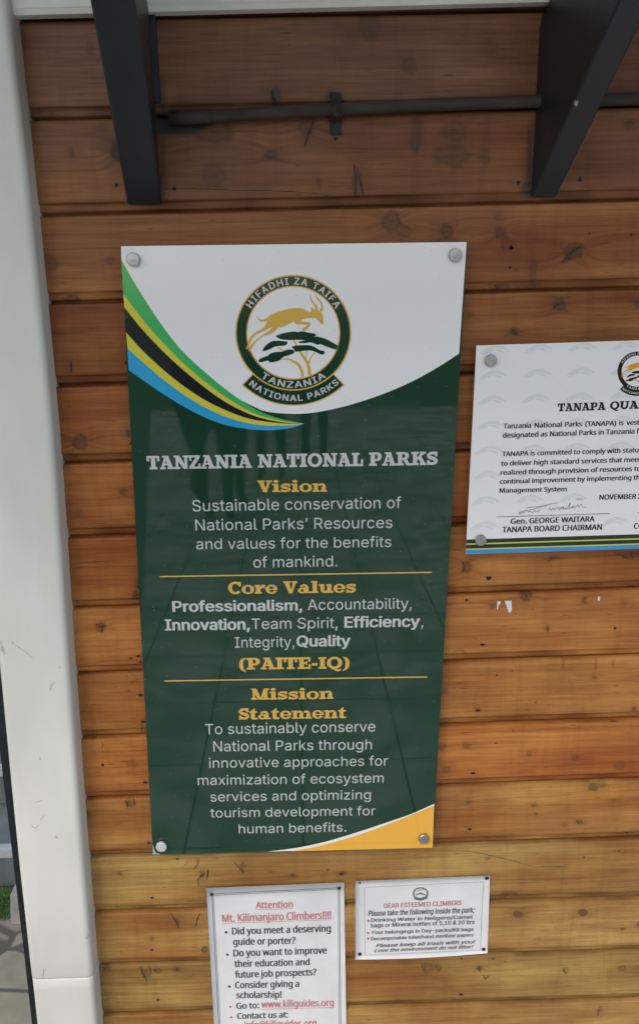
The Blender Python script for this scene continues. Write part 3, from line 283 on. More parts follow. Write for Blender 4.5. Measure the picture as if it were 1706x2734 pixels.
  101: (395,[[201,-6,272,-4,339,16,343,22,343,69,249,46,203,46,167,56,139,74,123,94,108,131,103,174,355,176,359,180,359,233,354,264,330,320,308,346,288,361,256,375,221,382,186,382,149,374,100,346,73,316,58,288,45,250,39,203,39,167,47,117,61,80,75,57,97,34,127,14,158,1],[106,225,106,242,114,270,132,302,158,322,199,332,238,327,267,308,285,281,295,238,291,224]],[[187,-14,255,-15,296,-10,355,8,369,14,373,20,373,69,367,75,328,79,267,59,217,54,178,69,161,84,144,113,134,148,135,168,369,168,388,177,389,233,384,264,358,323,336,349,316,364,277,382,236,390,152,386,108,372,75,352,46,319,29,291,11,220,9,169,14,130,23,97,47,54,69,31,102,9,138,-5],[136,233,139,256,155,291,172,310,200,323,221,319,247,296,260,267,265,238,261,232]]),
  102: (241,[[77,1,138,2,139,326,228,328,232,332,230,375,139,376,139,420,144,446,156,468,178,482,200,486,254,476,270,520,268,524,227,534,188,536,146,528,124,517,103,498,86,466,78,430,75,378,11,355,13,328,72,328,76,324]],[[62,-7,149,-8,168,1,169,318,244,320,258,325,262,332,262,371,258,378,243,383,169,384,170,434,181,462,199,476,241,467,268,467,283,473,300,521,293,529,241,542,174,544,136,537,103,525,76,502,59,474,48,430,46,381,-12,362,-19,355,-19,330,-15,325,46,318,46,4,49,-2]]),
  103: (431,[[176,-167,238,-166,292,-152,335,-123,360,-80,371,-19,369,375,323,375,311,326,276,359,247,374,208,382,144,375,119,364,96,347,67,311,53,281,39,200,45,120,67,62,96,26,119,11,146,0,205,-7,236,-2,267,10,312,47,310,-17,305,-49,291,-79,263,-104,224,-116,178,-117,131,-110,69,-90,71,-145,117,-160],[200,43,177,46,153,56,123,87,106,137,103,208,114,266,138,305,155,319,178,328,214,330,242,325,266,314,294,281,309,230,310,148,299,97,280,68,242,48]],[[162,-175,238,-176,314,-158,362,-127,390,-80,401,-19,401,372,396,380,381,383,311,383,296,379,289,371,222,390,167,390,124,381,91,367,69,351,39,314,23,281,11,223,11,150,23,92,55,37,94,6,153,-13,219,-15,280,-3,279,-33,268,-67,254,-86,228,-104,208,-109,175,-107,133,-99,81,-81,56,-81,41,-86,41,-147,102,-168],[197,53,167,70,147,100,136,137,132,208,141,256,151,283,178,312,203,322,238,311,254,297,266,278,279,230,281,148,269,97,252,72,231,57]]),
  104: (433,[[61,1,120,2,122,223,129,260,140,287,152,305,174,320,199,328,231,331,265,326,285,317,301,299,312,273,316,240,316,2,373,0,377,4,377,245,373,282,362,320,348,341,324,362,301,373,259,381,221,381,177,370,147,352,119,324,120,529,117,533,63,533,60,529]],[[45,-7,131,-8,149,-1,150,195,157,254,165,277,181,302,202,317,226,322,245,320,259,312,273,296,283,271,287,-1,306,-8,387,-8,402,-4,406,2,406,245,402,290,389,326,362,359,334,375,302,384,273,389,209,389,151,376,150,530,146,536,132,540,48,540,34,536,30,530,30,4,32,-2]]),
  105: (181,[[61,1,118,0,122,4,122,371,118,375,63,375,59,371],[84,438,112,444,121,454,126,468,123,498,113,509,98,515,82,515,67,509,55,484,61,452]],[[45,-7,132,-8,151,1,151,371,149,377,135,382,49,383,30,374,30,4,32,-2],[70,430,110,430,134,437,148,448,156,466,156,484,144,510,112,523,71,523,48,517,35,508,25,484,29,457,46,438]]),
  106: (181,[[-3,-167,42,-166,78,-154,106,-124,117,-94,121,-72,119,375,60,373,60,-64,50,-99,34,-111,17,-117,-38,-112,-38,-159],[80,439,108,442,125,462,123,495,115,508,103,514,75,513,62,503,56,489,59,456]],[[-17,-175,44,-176,94,-163,122,-144,145,-100,151,-72,151,372,140,381,50,383,31,375,29,-77,22,-95,6,-108,-49,-102,-64,-107,-68,-114,-66,-163],[66,431,112,431,142,443,153,459,157,473,155,491,146,508,128,519,108,524,72,524,37,509,26,487,28,459,42,441]]),
  107: (374,[[61,1,120,1,121,137,163,173,293,1,365,2,206,215,354,374,284,373,118,195,120,529,117,533,63,533,60,529]],[[45,-7,131,-8,148,-2,150,134,157,141,267,-3,282,-8,377,-8,396,1,237,215,385,376,367,383,274,383,260,379,151,269,150,529,146,536,132,540,48,540,34,536,30,530,30,4,32,-2]]),
  108: (181,[[61,1,117,0,120,4,120,529,117,533,63,533,60,529]],[[45,-7,131,-8,145,-4,150,2,150,529,146,536,132,540,48,540,34,536,30,530,30,4,32,-2]]),
  109: (655,[[61,1,120,2,122,224,136,284,148,302,170,320,193,328,221,331,248,328,273,315,284,302,295,276,299,251,300,1,359,2,360,227,374,285,384,300,406,318,426,326,460,330,487,328,508,318,525,299,534,274,538,243,538,2,597,1,599,246,593,295,578,335,556,359,534,371,506,380,468,383,426,376,393,362,376,350,349,319,331,347,306,367,274,378,226,383,188,376,163,365,120,325,108,374,61,374]],[[45,-7,131,-8,149,0,150,195,157,255,176,298,198,317,218,322,233,320,250,307,261,290,267,265,271,-2,288,-8,370,-8,388,-1,389,227,393,252,413,298,434,315,462,322,479,315,493,301,506,263,508,1,527,-8,609,-8,624,-3,628,4,628,246,623,295,606,338,584,362,559,376,527,386,487,391,424,387,384,375,352,358,302,382,251,391,188,387,142,372,134,379,120,383,49,383,34,378,30,371,30,4,32,-2]]),
  110: (433,[[61,1,120,2,122,221,136,280,154,306,171,318,193,326,231,331,265,326,285,317,301,299,312,273,316,240,316,2,376,1,375,271,365,313,354,335,339,352,310,370,287,378,243,383,217,381,163,364,120,325,108,374,60,374]],[[45,-7,131,-8,149,0,150,193,155,246,165,278,182,303,199,315,224,322,245,320,259,312,273,296,283,271,287,-1,306,-8,387,-8,404,-2,405,271,395,313,382,338,368,355,318,381,257,391,202,389,142,370,135,378,120,383,49,383,32,377,30,4,32,-2]]),
  111: (424,[[193,-6,227,-7,271,1,300,14,328,34,347,55,369,94,385,164,385,211,379,253,365,292,351,316,331,338,297,363,266,375,231,382,192,382,152,374,117,358,92,339,67,308,52,275,39,208,44,133,55,97,72,64,103,30,128,12,160,0],[196,45,156,58,134,77,122,94,104,152,103,213,116,269,141,307,174,325,225,330,267,318,299,288,318,238,321,161,310,109,285,70,246,48]],[[179,-14,255,-13,291,-5,328,11,356,31,376,52,392,79,408,122,415,166,415,211,407,259,393,295,373,327,347,352,313,372,267,386,178,390,131,380,92,363,64,342,42,316,16,253,9,206,11,153,22,105,44,61,74,27,100,9,139,-7],[210,53,194,56,175,67,148,100,134,152,132,211,141,255,156,290,183,314,202,321,219,321,250,307,271,285,279,269,291,216,292,163,283,119,271,90,242,62]]),
  112: (431,[[61,-167,120,-166,118,46,151,18,181,3,224,-7,262,-5,306,8,333,25,354,48,373,81,386,122,392,173,391,225,384,264,367,309,349,335,329,353,299,371,251,382,218,382,187,375,155,359,120,325,109,375,60,373],[210,45,187,50,165,61,152,72,136,95,122,155,122,223,135,280,156,309,192,327,235,330,262,325,281,316,304,291,325,234,328,170,317,112,293,71,257,48]],[[45,-175,131,-176,149,-169,151,-2,212,-15,262,-15,306,-7,334,4,361,22,393,62,411,103,419,139,422,198,417,247,406,289,393,316,376,340,343,366,307,381,265,390,193,388,143,372,134,380,120,383,49,383,31,376,30,-164,32,-170],[224,53,198,61,169,89,157,125,150,187,155,247,168,286,196,314,224,321,252,313,276,287,290,256,299,209,295,144,283,101,257,66,237,54]]),
  114: (289,[[61,1,120,2,120,199,127,245,140,273,159,297,195,320,224,327,270,323,278,373,275,379,231,383,185,372,157,353,120,308,109,374,60,374]],[[45,-7,131,-8,149,-1,150,199,162,257,183,290,217,314,229,317,281,314,298,320,308,373,304,381,277,389,217,391,181,384,143,367,135,378,120,383,49,383,31,376,30,4,32,-2]]),
  115: (335,[[129,-6,199,-4,235,6,260,19,284,41,296,61,303,86,303,122,290,155,260,183,111,252,96,277,97,300,119,322,160,332,216,327,274,309,295,355,283,363,243,375,201,382,132,379,107,372,72,355,58,342,42,319,36,272,42,245,54,227,91,198,215,143,236,125,243,109,243,86,232,66,215,53,188,45,115,46,36,71,37,17,72,3]],[[115,-14,185,-15,241,-5,288,15,320,48,331,75,334,105,329,136,313,165,277,193,141,254,127,272,125,292,128,303,140,314,171,324,210,318,260,301,301,304,324,353,320,363,240,387,140,390,91,380,63,369,33,348,16,325,8,302,6,272,13,245,26,224,63,195,186,139,207,122,213,109,214,88,206,70,190,58,174,53,152,51,119,56,51,80,24,80,8,75,8,14,52,-3]]),
  116: (253,[[160,-6,203,-5,235,4,238,47,234,50,192,43,164,47,143,59,132,77,127,97,127,325,232,328,235,372,231,376,128,377,127,459,93,462,88,458,65,383,13,358,11,331,15,327,64,325,64,95,74,50,89,25,109,9,129,0]],[[146,-14,217,-13,256,-3,267,5,265,53,249,58,223,59,185,53,165,70,157,97,157,317,245,320,259,323,264,331,264,373,260,379,246,383,158,384,154,464,137,470,78,469,60,461,35,384,-16,359,-18,330,-2,320,34,317,35,95,46,47,61,22,81,6,109,-7]]),
  117: (433,[[173,-6,206,-7,251,3,286,22,312,49,324,0,372,1,371,375,312,373,312,161,302,106,289,81,271,63,245,50,217,45,186,45,161,51,138,67,126,86,118,120,118,373,56,374,55,114,64,69,81,36,105,14,137,0]],[[158,-14,233,-13,290,4,297,-4,312,-9,383,-9,401,-2,402,372,398,379,383,384,301,384,283,377,282,161,275,117,264,89,250,71,228,58,203,52,180,59,165,72,149,108,147,376,128,384,45,384,27,377,26,114,35,64,53,32,76,11,117,-7]]),
  118: (356,[[143,1,214,2,353,374,289,373,177,56,67,373,2,374]],[[128,-7,223,-8,242,-1,384,371,380,378,365,383,279,383,262,377,177,151,95,376,76,383,-10,383,-27,377,111,2]]),
  119: (550,[[111,1,181,3,251,220,274,310,366,3,438,2,541,375,483,376,479,372,401,66,310,373,243,375,175,164,149,65,72,373,9,375]],[[97,-6,191,-7,208,-2,274,199,338,-2,355,-7,449,-7,466,-2,570,366,569,378,552,384,469,384,452,378,399,186,340,373,334,380,319,384,232,384,215,378,152,187,99,378,82,384,-2,384,-20,378,80,3]]),
  121: (357,[[38,-167,84,-166,123,-152,155,-126,175,-95,199,-44,355,375,290,373,181,61,147,164,67,373,3,375,151,-2,124,-70,99,-102,80,-113,56,-118,8,-115,8,-161]],[[24,-175,86,-176,133,-164,167,-145,199,-106,219,-67,246,1,381,361,386,373,383,379,367,383,280,383,262,378,181,156,95,377,76,383,-9,383,-27,378,-27,370,122,-2,96,-67,71,-99,51,-109,-3,-106,-21,-113,-21,-164]]),
  122: (329,[[29,1,302,1,300,47,100,49,296,327,296,374,41,374,42,328,227,326,28,42]],[[13,-7,312,-8,330,-2,332,45,322,53,136,57,324,324,327,334,325,377,308,383,30,383,12,377,10,330,20,322,191,318,0,45,-2,1]]),
  32: (182,[],[]),
 },
}

_pairs = lambda cs: [[(c[i] / 500, c[i + 1] / 500) for i in range(0, len(c), 2)] for c in cs]
FONT = {k: {c: (v[0] / 500, _pairs(v[1]), _pairs(v[2])) for c, v in d.items()} for k, d in GLYPHS.items()}

def _area(p): return sum(p[i - 1][0] * p[i][1] - p[i][0] * p[i - 1][1] for i in range(len(p))) / 2
def _inside(p, poly):
    r = False
    for i in range(len(poly)):
        (x1, y1), (x2, y2) = poly[i - 1], poly[i]
        if (y1 > p[1]) != (y2 > p[1]) and p[0] < x1 + (p[1] - y1) / (y2 - y1) * (x2 - x1): r = not r
    return r
def sans(ch, key, bold):
    adv, a, b = FONT[key][ord(ch)]
    cs = b if bold else a
    outs = [c for c in cs if _area(c) > 0]; holes = [c for c in cs if _area(c) < 0]
    return adv, [[o] + [h for h in holes if _inside(h[0], o)] for o in outs]

# slab serif letters, drawn from stems, slabs and bowls
def _R(a, b, c, d): return [[(a, b), (c, b), (c, d), (a, d)]]
def _P(*p): return [list(p)]
def _arc(cx, cy, rx, ry, tx, ty, a0=0, a1=360, n=28):
    A = [math.radians(a0 + (a1 - a0) * i / n) for i in range(n + 1)]
    o = [(cx + rx * math.cos(t), cy + ry * math.sin(t)) for t in A]
    i = [(cx + (rx - tx) * math.cos(t), cy + (ry - ty) * math.sin(t)) for t in A]
    if abs(a1 - a0) >= 360: return [o[:-1], i[:-1][::-1]]
    return [o + i[::-1]]
def _disc(cx, cy, rx, ry): return [[(cx + rx * math.cos(2 * math.pi * k / 20), cy + ry * math.sin(2 * math.pi * k / 20)) for k in range(20)]]
def _S(h, w, t):   # an s of height h, width w, stroke t
    path = spline([(.86, .74), (.72, .87), (.5, .90), (.26, .84), (.17, .71), (.28, .58), (.52, .50), (.76, .41), (.84, .28), (.74, .15), (.5, .10), (.26, .14), (.12, .28)], 4)
    P = [(x * w, y * h) for x, y in path]; L, Rr = [], []
    for i, p in enumerate(P):
        a, c = P[max(0, i - 1)], P[min(len(P) - 1, i + 1)]
        dx, dy = c[0] - a[0], c[1] - a[1]; l = math.hypot(dx, dy) or 1
        hw = t * (.5 if 14 < i < 34 else .40)
        L.append((p[0] - dy / l * hw, p[1] + dx / l * hw)); Rr.append((p[0] + dy / l * hw, p[1] - dx / l * hw))
    qs = [[[L[i], L[i + 1], Rr[i + 1], Rr[i]]] for i in range(len(P) - 1)]
    return qs + [_R(.74 * w, .64 * h, .93 * w, h), _R(.05 * w, 0, .24 * w, .36 * h)]
def slab(ch):
    s = .165
    if ch == ' ': return .42, []
    if ch == 'T': return .96, [_R(0, 1 - s, .94, 1), _R(0, .6, .17, 1 - s), _R(.77, .6, .94, 1 - s), _R(.31, s, .63, 1 - s), _R(.18, 0, .76, s)]
    if ch == 'A': return 1.06, [_R(0, 0, .42, .15), _R(.56, 0, 1.05, .15), _R(.2, .86, .68, 1), _P((.11, .15), (.29, .15), (.54, .86), (.34, .86)), _P((.63, .15), (.95, .15), (.70, .86), (.40, .86)), _R(.3, .29, .7, .42)]
    if ch == 'N': return 1.13, [_R(0, 0, .46, .15), _R(.13, .15, .33, .86), _R(0, .86, .42, 1), _P((.14, .86), (.42, 1), (1.0, 0), (.70, 0)), _R(.79, .0, 1.0, .86), _R(.67, .86, 1.12, 1)]
    if ch == 'Z': return .87, [_R(0, .84, .83, 1), _R(0, 0, .85, .16), _P((.02, .16), (.34, .16), (.83, .84), (.51, .84)), _R(.02, .6, .18, .84), _R(.69, .16, .85, .4)]
    if ch == 'I': return .60, [_R(0, 0, .58, s), _R(0, 1 - s, .58, 1), _R(.13, s, .45, 1 - s)]
    if ch == 'O': return 1.12, [_arc(.55, .5, .55, .52, .28, .19)]
    if ch == 'Q': return 1.12, [_arc(.55, .5, .55, .52, .28, .19), _P((.3, -.02), (.5, .12), (.75, -.08), (1.02, .0), (.98, -.2), (.7, -.24), (.5, -.08))]
    if ch == 'L': return .90, [_R(0, 0, .88, s), _R(0, 1 - s, .6, 1), _R(.13, s, .45, 1 - s), _R(.71, s, .88, .5)]
    if ch == 'E': return .96, [_R(0, 0, .94, s), _R(0, 1 - s, .92, 1), _R(.13, s, .45, 1 - s), _R(.77, s, .94, .4), _R(.76, .62, .92, 1 - s), _R(.45, .43, .68, .57), _R(.58, .34, .69, .66)]
    def bowl(h0): return _P(*([(.44, 1), (.62, 1)] + [(.62 + .34 * math.sin(a), (1 + h0) / 2 + (1 - h0) / 2 * math.cos(a)) for a in np.linspace(.1, math.pi - .1, 12)] + [(.62, h0), (.44, h0), (.44, h0 + .15), (.58, h0 + .15)] + [(.58 + .09 * math.sin(a), (1 + h0) / 2 + ((1 - h0) / 2 - .15) * math.cos(a)) for a in np.linspace(math.pi - .1, .1, 8)] + [(.58, .85), (.44, .85)]))
    if ch == 'P': return 1.0, [_R(0, 0, .6, s), _R(0, 1 - s, .44, 1), _R(.13, s, .45, 1 - s), bowl(.36)]
    if ch == 'R': return 1.14, [_R(0, 0, .58, s), _R(0, 1 - s, .44, 1), _R(.13, s, .45, 1 - s), bowl(.42), _P((.5, .45), (.8, .47), (1.0, .14), (1.14, .14), (1.14, 0), (.80, 0))]
    if ch == 'K': return 1.16, [_R(0, 0, .56, s), _R(0, 1 - s, .56, 1), _R(.13, s, .44, 1 - s), _R(.64, 1 - s, 1.1, 1), _R(.66, 0, 1.15, s), _P((.44, .36), (.44, .56), (.70, .85), (.96, .85)), _P((.52, .56), (.74, .66), (1.06, .15), (.72, .15))]
    if ch == 'S': return .86, _S(1, .86, .26)
    if ch == 'V': return 1.10, [_R(0, .85, .55, 1), _R(.64, .85, 1.08, 1), _P((.1, .85), (.46, .85), (.68, .0), (.42, 0)), _P((.74, .85), (.96, .85), (.68, 0), (.52, 0))]
    if ch == 'C': return 1.02, [_arc(.54, .5, .54, .52, .28, .19, 40, 318), _R(.80, .62, .98, 1)]
    if ch == 'U': return 1.12, [_R(0, .85, .5, 1), _R(.66, .85, 1.1, 1), _R(.12, .4, .42, .85), _R(.78, .4, .98, .85), _arc(.55, .4, .43, .42, .25, .2, 180, 360)]
    if ch == 'M': return 1.42, [_R(0, 0, .44, .15), _R(.82, 0, 1.38, .15), _R(.12, .15, .30, .86), _R(.94, .15, 1.26, .86), _R(0, .86, .40, 1), _R(.96, .86, 1.38, 1), _P((.13, .9), (.42, 1), (.78, 0), (.54, 0)), _P((.98, 1), (1.22, .9), (.78, 0), (.66, 0))]
    if ch == '-': return .52, [_R(.05, .28, .47, .5)]
    if ch == '(': return .52, [_P(*(spline([(.46, 1.03), (.12, .85), (0, .45), (.1, .02), (.46, -.24)], 5) + spline([(.46, -.14), (.32, .1), (.28, .42), (.32, .75), (.46, .92)], 5)))]
    if ch == ')': return .52, [_P(*[(.5 - x, y) for x, y in (spline([(.46, 1.03), (.12, .85), (0, .45), (.1, .02), (.46, -.24)], 5) + spline([(.46, -.14), (.32, .1), (.28, .42), (.32, .75), (.46, .92)], 5))])]
    h = .72; s = .14
    if ch == 'i': return .60, [_R(0, 0, .57, s), _R(.12, s, .46, h), _R(0, h - s, .12, h), _disc(.28, .91, .2, .12)]
    if ch == 'l': return .60, [_R(0, 0, .57, s), _R(.12, s, .46, 1), _R(0, 1 - s, .12, 1)]
    if ch == 'o': return .98, [_arc(.48, h / 2, .48, h / 2 + .02, .28, .13)]
    if ch == 's': return .82, _S(h, .80, .21)
    if ch == 'e': return .94, [_arc(.46, h / 2, .46, h / 2 + .02, .27, .13, 0, 335), _R(.18, h / 2 - .06, .91, h / 2 + .04)]
    if ch == 'c': return .9, [_arc(.46, h / 2, .46, h / 2 + .02, .27, .13, 30, 330)]
    if ch == 'n': return 1.12, [_R(0, 0, .52, s), _R(.12, s, .42, h), _R(0, h - s, .12, h), _arc(.67, .42, .33, .31, .24, .16, 0, 150), _R(.68, s, 1.0, .42), _R(.58, 0, 1.10, s)]
    if ch == 'm': return 1.62, [_R(0, 0, .52, s), _R(.12, s, .42, h), _R(0, h - s, .12, h), _arc(.62, .42, .30, .31, .24, .16, 0, 150), _R(.62, s, .92, .42), _R(.56, 0, 1.0, s), _arc(1.17, .42, .30, .31, .24, .16, 0, 150), _R(1.17, s, 1.48, .42), _R(1.06, 0, 1.6, s)]
    if ch == 'u': return 1.12, [_R(0, h - s, .42, h), _R(.12, .3, .42, h - s), _arc(.45, .3, .33, .31, .24, .17, 180, 335), _R(.64, s, .96, h), _R(.56, h - s, .64, h), _R(.96, 0, 1.1, s), _R(.64, 0, .96, s)]
    if ch == 'r': return .84, [_R(0, 0, .56, s), _R(.12, s, .44, h), _R(0, h - s, .12, h), _P((.44, .35), (.44, .55), (.58, h + .02), (.80, h + .02), (.80, .44), (.68, .44), (.62, .52))]
    if ch == 't': return .70, [_P((.12, .12), (.12, h - s), (0, h - s), (0, h - .02), (.12, h), (.36, .96), (.44, .96), (.44, h), (.62, h), (.62, h - s), (.44, h - s), (.44, .18), (.5, .13), (.66, .16), (.66, .03), (.5, -.02), (.28, -.02), (.16, .04))]
    if ch == 'a': return 1.02, [_arc(.34, .22, .34, .24, .24, .12), _R(.52, .1, .82, .45), _R(.52, 0, 1.0, s), _arc(.48, .45, .34, .29, .25, .15, 0, 165)]
    raise KeyError(ch)

EPS = 2.5e-5
def text(mb, s, A, B, cap, font='A', bold=False, m=0, slant=0.0):
    """write s on the wall plane from baseline point A to baseline point B, capitals cap metres high"""
    items, x = [], 0.0
    for ch in s:
        adv, pieces = slab(ch) if font == 'S' else sans(ch, font, bold)
        for pc in pieces: items.append([[(px + x + slant * py, py) for px, py in lp] for lp in pc])
        x += adv
    xs = [p[0] for it in items for lp in it for p in lp]
    x0, x1 = min(xs), max(xs)
    R = B - A; w = R.length; R = R.normalized(); U = Vector((-R.z, 0, R.x))
    for i, it in enumerate(items):
        e = Vector((0, -EPS * (i % 40), 0)) if font == 'S' else Vector((0, 0, 0))
        mb.poly([[A + R * ((px - x0) / (x1 - x0) * w) + U * (py * cap) + e for px, py in lp] for lp in it], m)

def ln(mb, zf, s, xl, yl, xr, yr, cap, Y, **k):
    """one line of writing read from an enlarged detail: baseline ends and capital height in its pixels"""
    A, B = zf(xl, yl, Y), zf(xr, yr, Y)
    c = (zf(xl, yl - cap, Y) - A).length
    text(mb, s, A, B, c, **k)

# ------------------------------------------------------------------ materials
def print_mat(name, col, rough=.02):
    """print under clear acrylic: glossy, the sheet very slightly wavy"""
    m = mat(name, col, rough, .5, bump=.012, bscale=5)
    n = m.node_tree; L = n.links.new; b = n.nodes['Principled BSDF']; g = n.nodes.new('ShaderNodeNewGeometry')
    t = n.nodes.new('ShaderNodeTexNoise'); t.inputs['Scale'].default_value = 9; t.inputs['Detail'].default_value = 7; L(g.outputs['Position'], t.inputs['Vector'])
    q = n.nodes.new('ShaderNodeMapRange'); q.inputs['From Min'].default_value = .45; q.inputs['From Max'].default_value = .75; q.inputs['To Min'].default_value = rough; q.inputs['To Max'].default_value = rough + .05
    L(t.outputs['Fac'], q.inputs['Value']); L(q.outputs[0], b.inputs['Roughness'])
    v = n.nodes.new('ShaderNodeTexVoronoi'); v.inputs['Scale'].default_value = 55; L(g.outputs['Position'], v.inputs['Vector'])
    w = n.nodes.new('ShaderNodeMapRange'); w.inputs['From Min'].default_value = .05; w.inputs['From Max'].default_value = .09; w.inputs['To Min'].default_value = .22; w.inputs['To Max'].default_value = 0
    L(v.outputs['Distance'], w.inputs['Value'])
    x = n.nodes.new('ShaderNodeMix'); x.data_type = 'RGBA'; x.inputs[6].default_value = (*col, 1); x.inputs[7].default_value = (.30, .30, .27, 1)
    L(w.outputs[0], x.inputs[0]); L(x.outputs[2], b.inputs['Base Color'])
    return m
M_white = print_mat("print_white", (.80, .80, .79)); M_green = print_mat("print_dark_green", (.011, .044, .024))
M_grey = print_mat("print_pale_grey", (.53, .545, .525)); M_gold = print_mat("print_gold", (.66, .415, .082))
M_amber = print_mat("print_amber", (.82, .43, .055)); M_fgreen = print_mat("print_flag_green", (.06, .42, .12))
M_fyel = print_mat("print_flag_yellow", (.62, .56, .06)); M_fblk = print_mat("print_flag_black", (.016, .019, .022))
M_fblu = print_mat("print_flag_blue", (.035, .34, .60)); M_edge = mat("acrylic_edge", (.55, .62, .60), .2)
M_chip = print_mat("bare_acrylic", (.30, .40, .38))
M_ink = print_mat("print_black_ink", (.012, .016, .015)); M_wmk = print_mat("print_watermark", (.69, .715, .705))
M_blue2 = print_mat("print_sky_blue", (.05, .27, .60)); M_lime = print_mat("print_lime", (.50, .58, .07)); M_dk = print_mat("print_black_green", (.018, .024, .016))
M_steel = mat("brushed_steel", (.42, .415, .39), .36, metal=1.0, var=.12, vscale=90, bump=.05, bscale=400)
M_steel_lit = mat("steel_floor_reflection", (.80, .80, .78), .5, metal=.6)  # paler copy of the steel, brightness of the reflected floor put into the colour
M_paper = mat("laminated_paper", (.70, .705, .69), .3, .5, var=.07, vscale=11, bump=.5, bscale=7)
M_pink = mat("faded_red_ink", (.50, .17, .18), .35); M_pkd = mat("ink_charcoal", (.035, .038, .042), .35); M_purp = mat("faded_crimson_ink", (.40, .12, .17), .35)
M_bgry = mat("border_grey", (.13, .14, .15), .4); M_tack = mat("rusty_tack", (.035, .03, .028), .55, metal=.4, var=.5, vscale=300)
M_post = mat("white_cladding", (.685, .68, .61), .45, .35, var=.085, vscale=7, bump=.05, bscale=26, stretch=(1, 1, .35))
M_smudge = mat("cladding_smudge", (.50, .51, .47), .55, var=.25, vscale=60); M_scr = mat("cladding_scratch", (.14, .14, .13), .6)
M_black = mat("black_paint", (.017, .021, .026), .42, .5, var=.18, vscale=9, bump=.07, bscale=40)
M_jamb = mat("black_metal", (.016, .021, .022), .32, .5, var=.3, vscale=40, bump=.05)
M_pipe = mat("dusty_black_conduit", (.056, .048, .038), .75, .2, var=.35, vscale=25, bump=.08, stretch=(.4, 1, 1))
M_trim = mat("cream_paint", (.82, .82, .75), .5, var=.06, vscale=9, bump=.1, bscale=40)
M_hole = mat("nail_hole", (.010, .008, .007), .8); M_nail = mat("nail_head", (.05, .045, .042), .5, metal=.5)

# ------------------------------------------------------------------ timber wall
SEAM = [(2.401, 2.411), (2.2521, 2.2625), (2.0999, 2.1115), (1.9520, 1.9614), (1.8051, 1.8155), (1.6596, 1.6695), (1.5141, 1.5235), (1.3670, 1.3784),
        (1.2256, 1.2323), (1.0797, 1.0860), (.9352, .9417), (.7896, .7930), (.6440, .6378), (.5019, .4946), (.3605, .3538), (.2150, .2080), (.0690, .0620), (-.075, -.08)]
TOP = (2.62, 2.63)
zr1 = Z(0, 0, 1.68); zr2 = Z(850, 0, 1.7664); zl1 = Z(100, 260, 4.04); zl2 = Z(120, 760, 4.04); zl3 = Z(160, 1340, 4.04); zl4 = Z(200, 1900, 2.9056)
zq5 = Z(1150, 560, 2.7194); zq6 = Z(1130, 1400, 2.625); zq7 = Z(1130, 2050, 2.625); zq8 = Z(520, 2300, 1.8439); zp8 = Z(420, 240, 2.52)
KNOTS = []   # (centre, radius x, radius z, depth of colour)
def kn(zf, s, *L):
    for t in L:
        x, y, r = t[:3]; asp = t[3] if len(t) > 3 else 1.0; k = t[4] if len(t) > 4 else .8
        p = zf(x, y); KNOTS.append((p.x, p.z, r / s / 1480 * asp, r / s / 1480, k))
kn(zr1, 1.68, (403, 215, 24, .7, .5), (320, 685, 18, .6, .5), (530, 690, 30, .8, .8), (960, 790, 46, 1.2, .5), (1215, 695, 22, 1.2, .6), (1240, 440, 50, .45, .7), (1380, 570, 34, 1.1, .6), (1430, 820, 28, .3, .5), (960, 590, 44, 2.2, .6))
kn(zr2, 1.7664, (240, 120, 55, .9, .5), (430, 310, 34, 1, .55), (810, 225, 30, 1, .35), (460, 640, 70, .35, .6), (180, 860, 75, .3, .55), (640, 620, 40, 1.6, .45), (630, 735, 46, 2, .55), (780, 740, 36, .7, .45), (345, 1045, 50, .8, .7), (400, 1090, 30, 1.2, .5), (605, 1092, 30, 1, .65), (855, 1095, 24, .9, .7), (878, 1150, 34, .5, .5), (1200, 1185, 36, 1.3, .65), (845, 1018, 18, 1, .4), (1460, 590, 20, 1, .5), (985, 890, 26, 1.2, .7), (60, 470, 40, .7, .5))
kn(zl1, 4.04, (370, 595, 45, .7, .4), (870, 620, 75, .8, .75), (790, 1760, 40, 1.3, .5), (150, 1790, 80, .9, .45), (700, 330, 40, 1.6, .35))
kn(zl2, 4.04, (280, 165, 45, 2, .75), (250, 880, 100, .6, .25), (380, 1700, 85, 1, .75), (845, 2235, 40, 1.2, .6), (905, 1600, 50, .5, .7), (640, 620, 80, 1.2, .15))
kn(zl3, 4.04, (445, 1350, 56, 1.05, .75), (825, 1010, 62, .8, .75), (845, 880, 60, .35, .8), (560, 1380, 40, 1, .25), (210, 120, 50, 1, .3), (650, 560, 100, 1.6, .12))
kn(zl4, 2.9056, (350, 1260, 18, 1.3, .7), (600, 1760, 26, 1, .55), (1010, 1845, 30, .9, .65), (430, 715, 34, .8, .6), (560, 2040, 60, .45, .5), (800, 1640, 55, .25, .5), (645, 2010, 34, 1.2, .45), (790, 2000, 36, 1.2, .5), (240, 1995, 26, 2, .45), (450, 400, 40, 1.4, .35), (110, 795, 20, 1, .5), (990, 1260, 60, .3, .4))
kn(zq5, 2.7194, (110, 160, 42, 1, .55), (505, 165, 34, 1, .7), (530, 240, 44, .5, .6), (1020, 325, 40, 1, .75), (1070, 275, 30, 1.4, .7), (740, 440, 70, .4, .45), (930, 690, 40, 1.3, .65), (605, 885, 32, 1, .75), (290, 765, 20, 1, .5), (770, 545, 18, 2, .6), (510, 570, 24, 3, .7), (1500, 680, 34, .8, .6), (485, 45, 24, 1, .35))
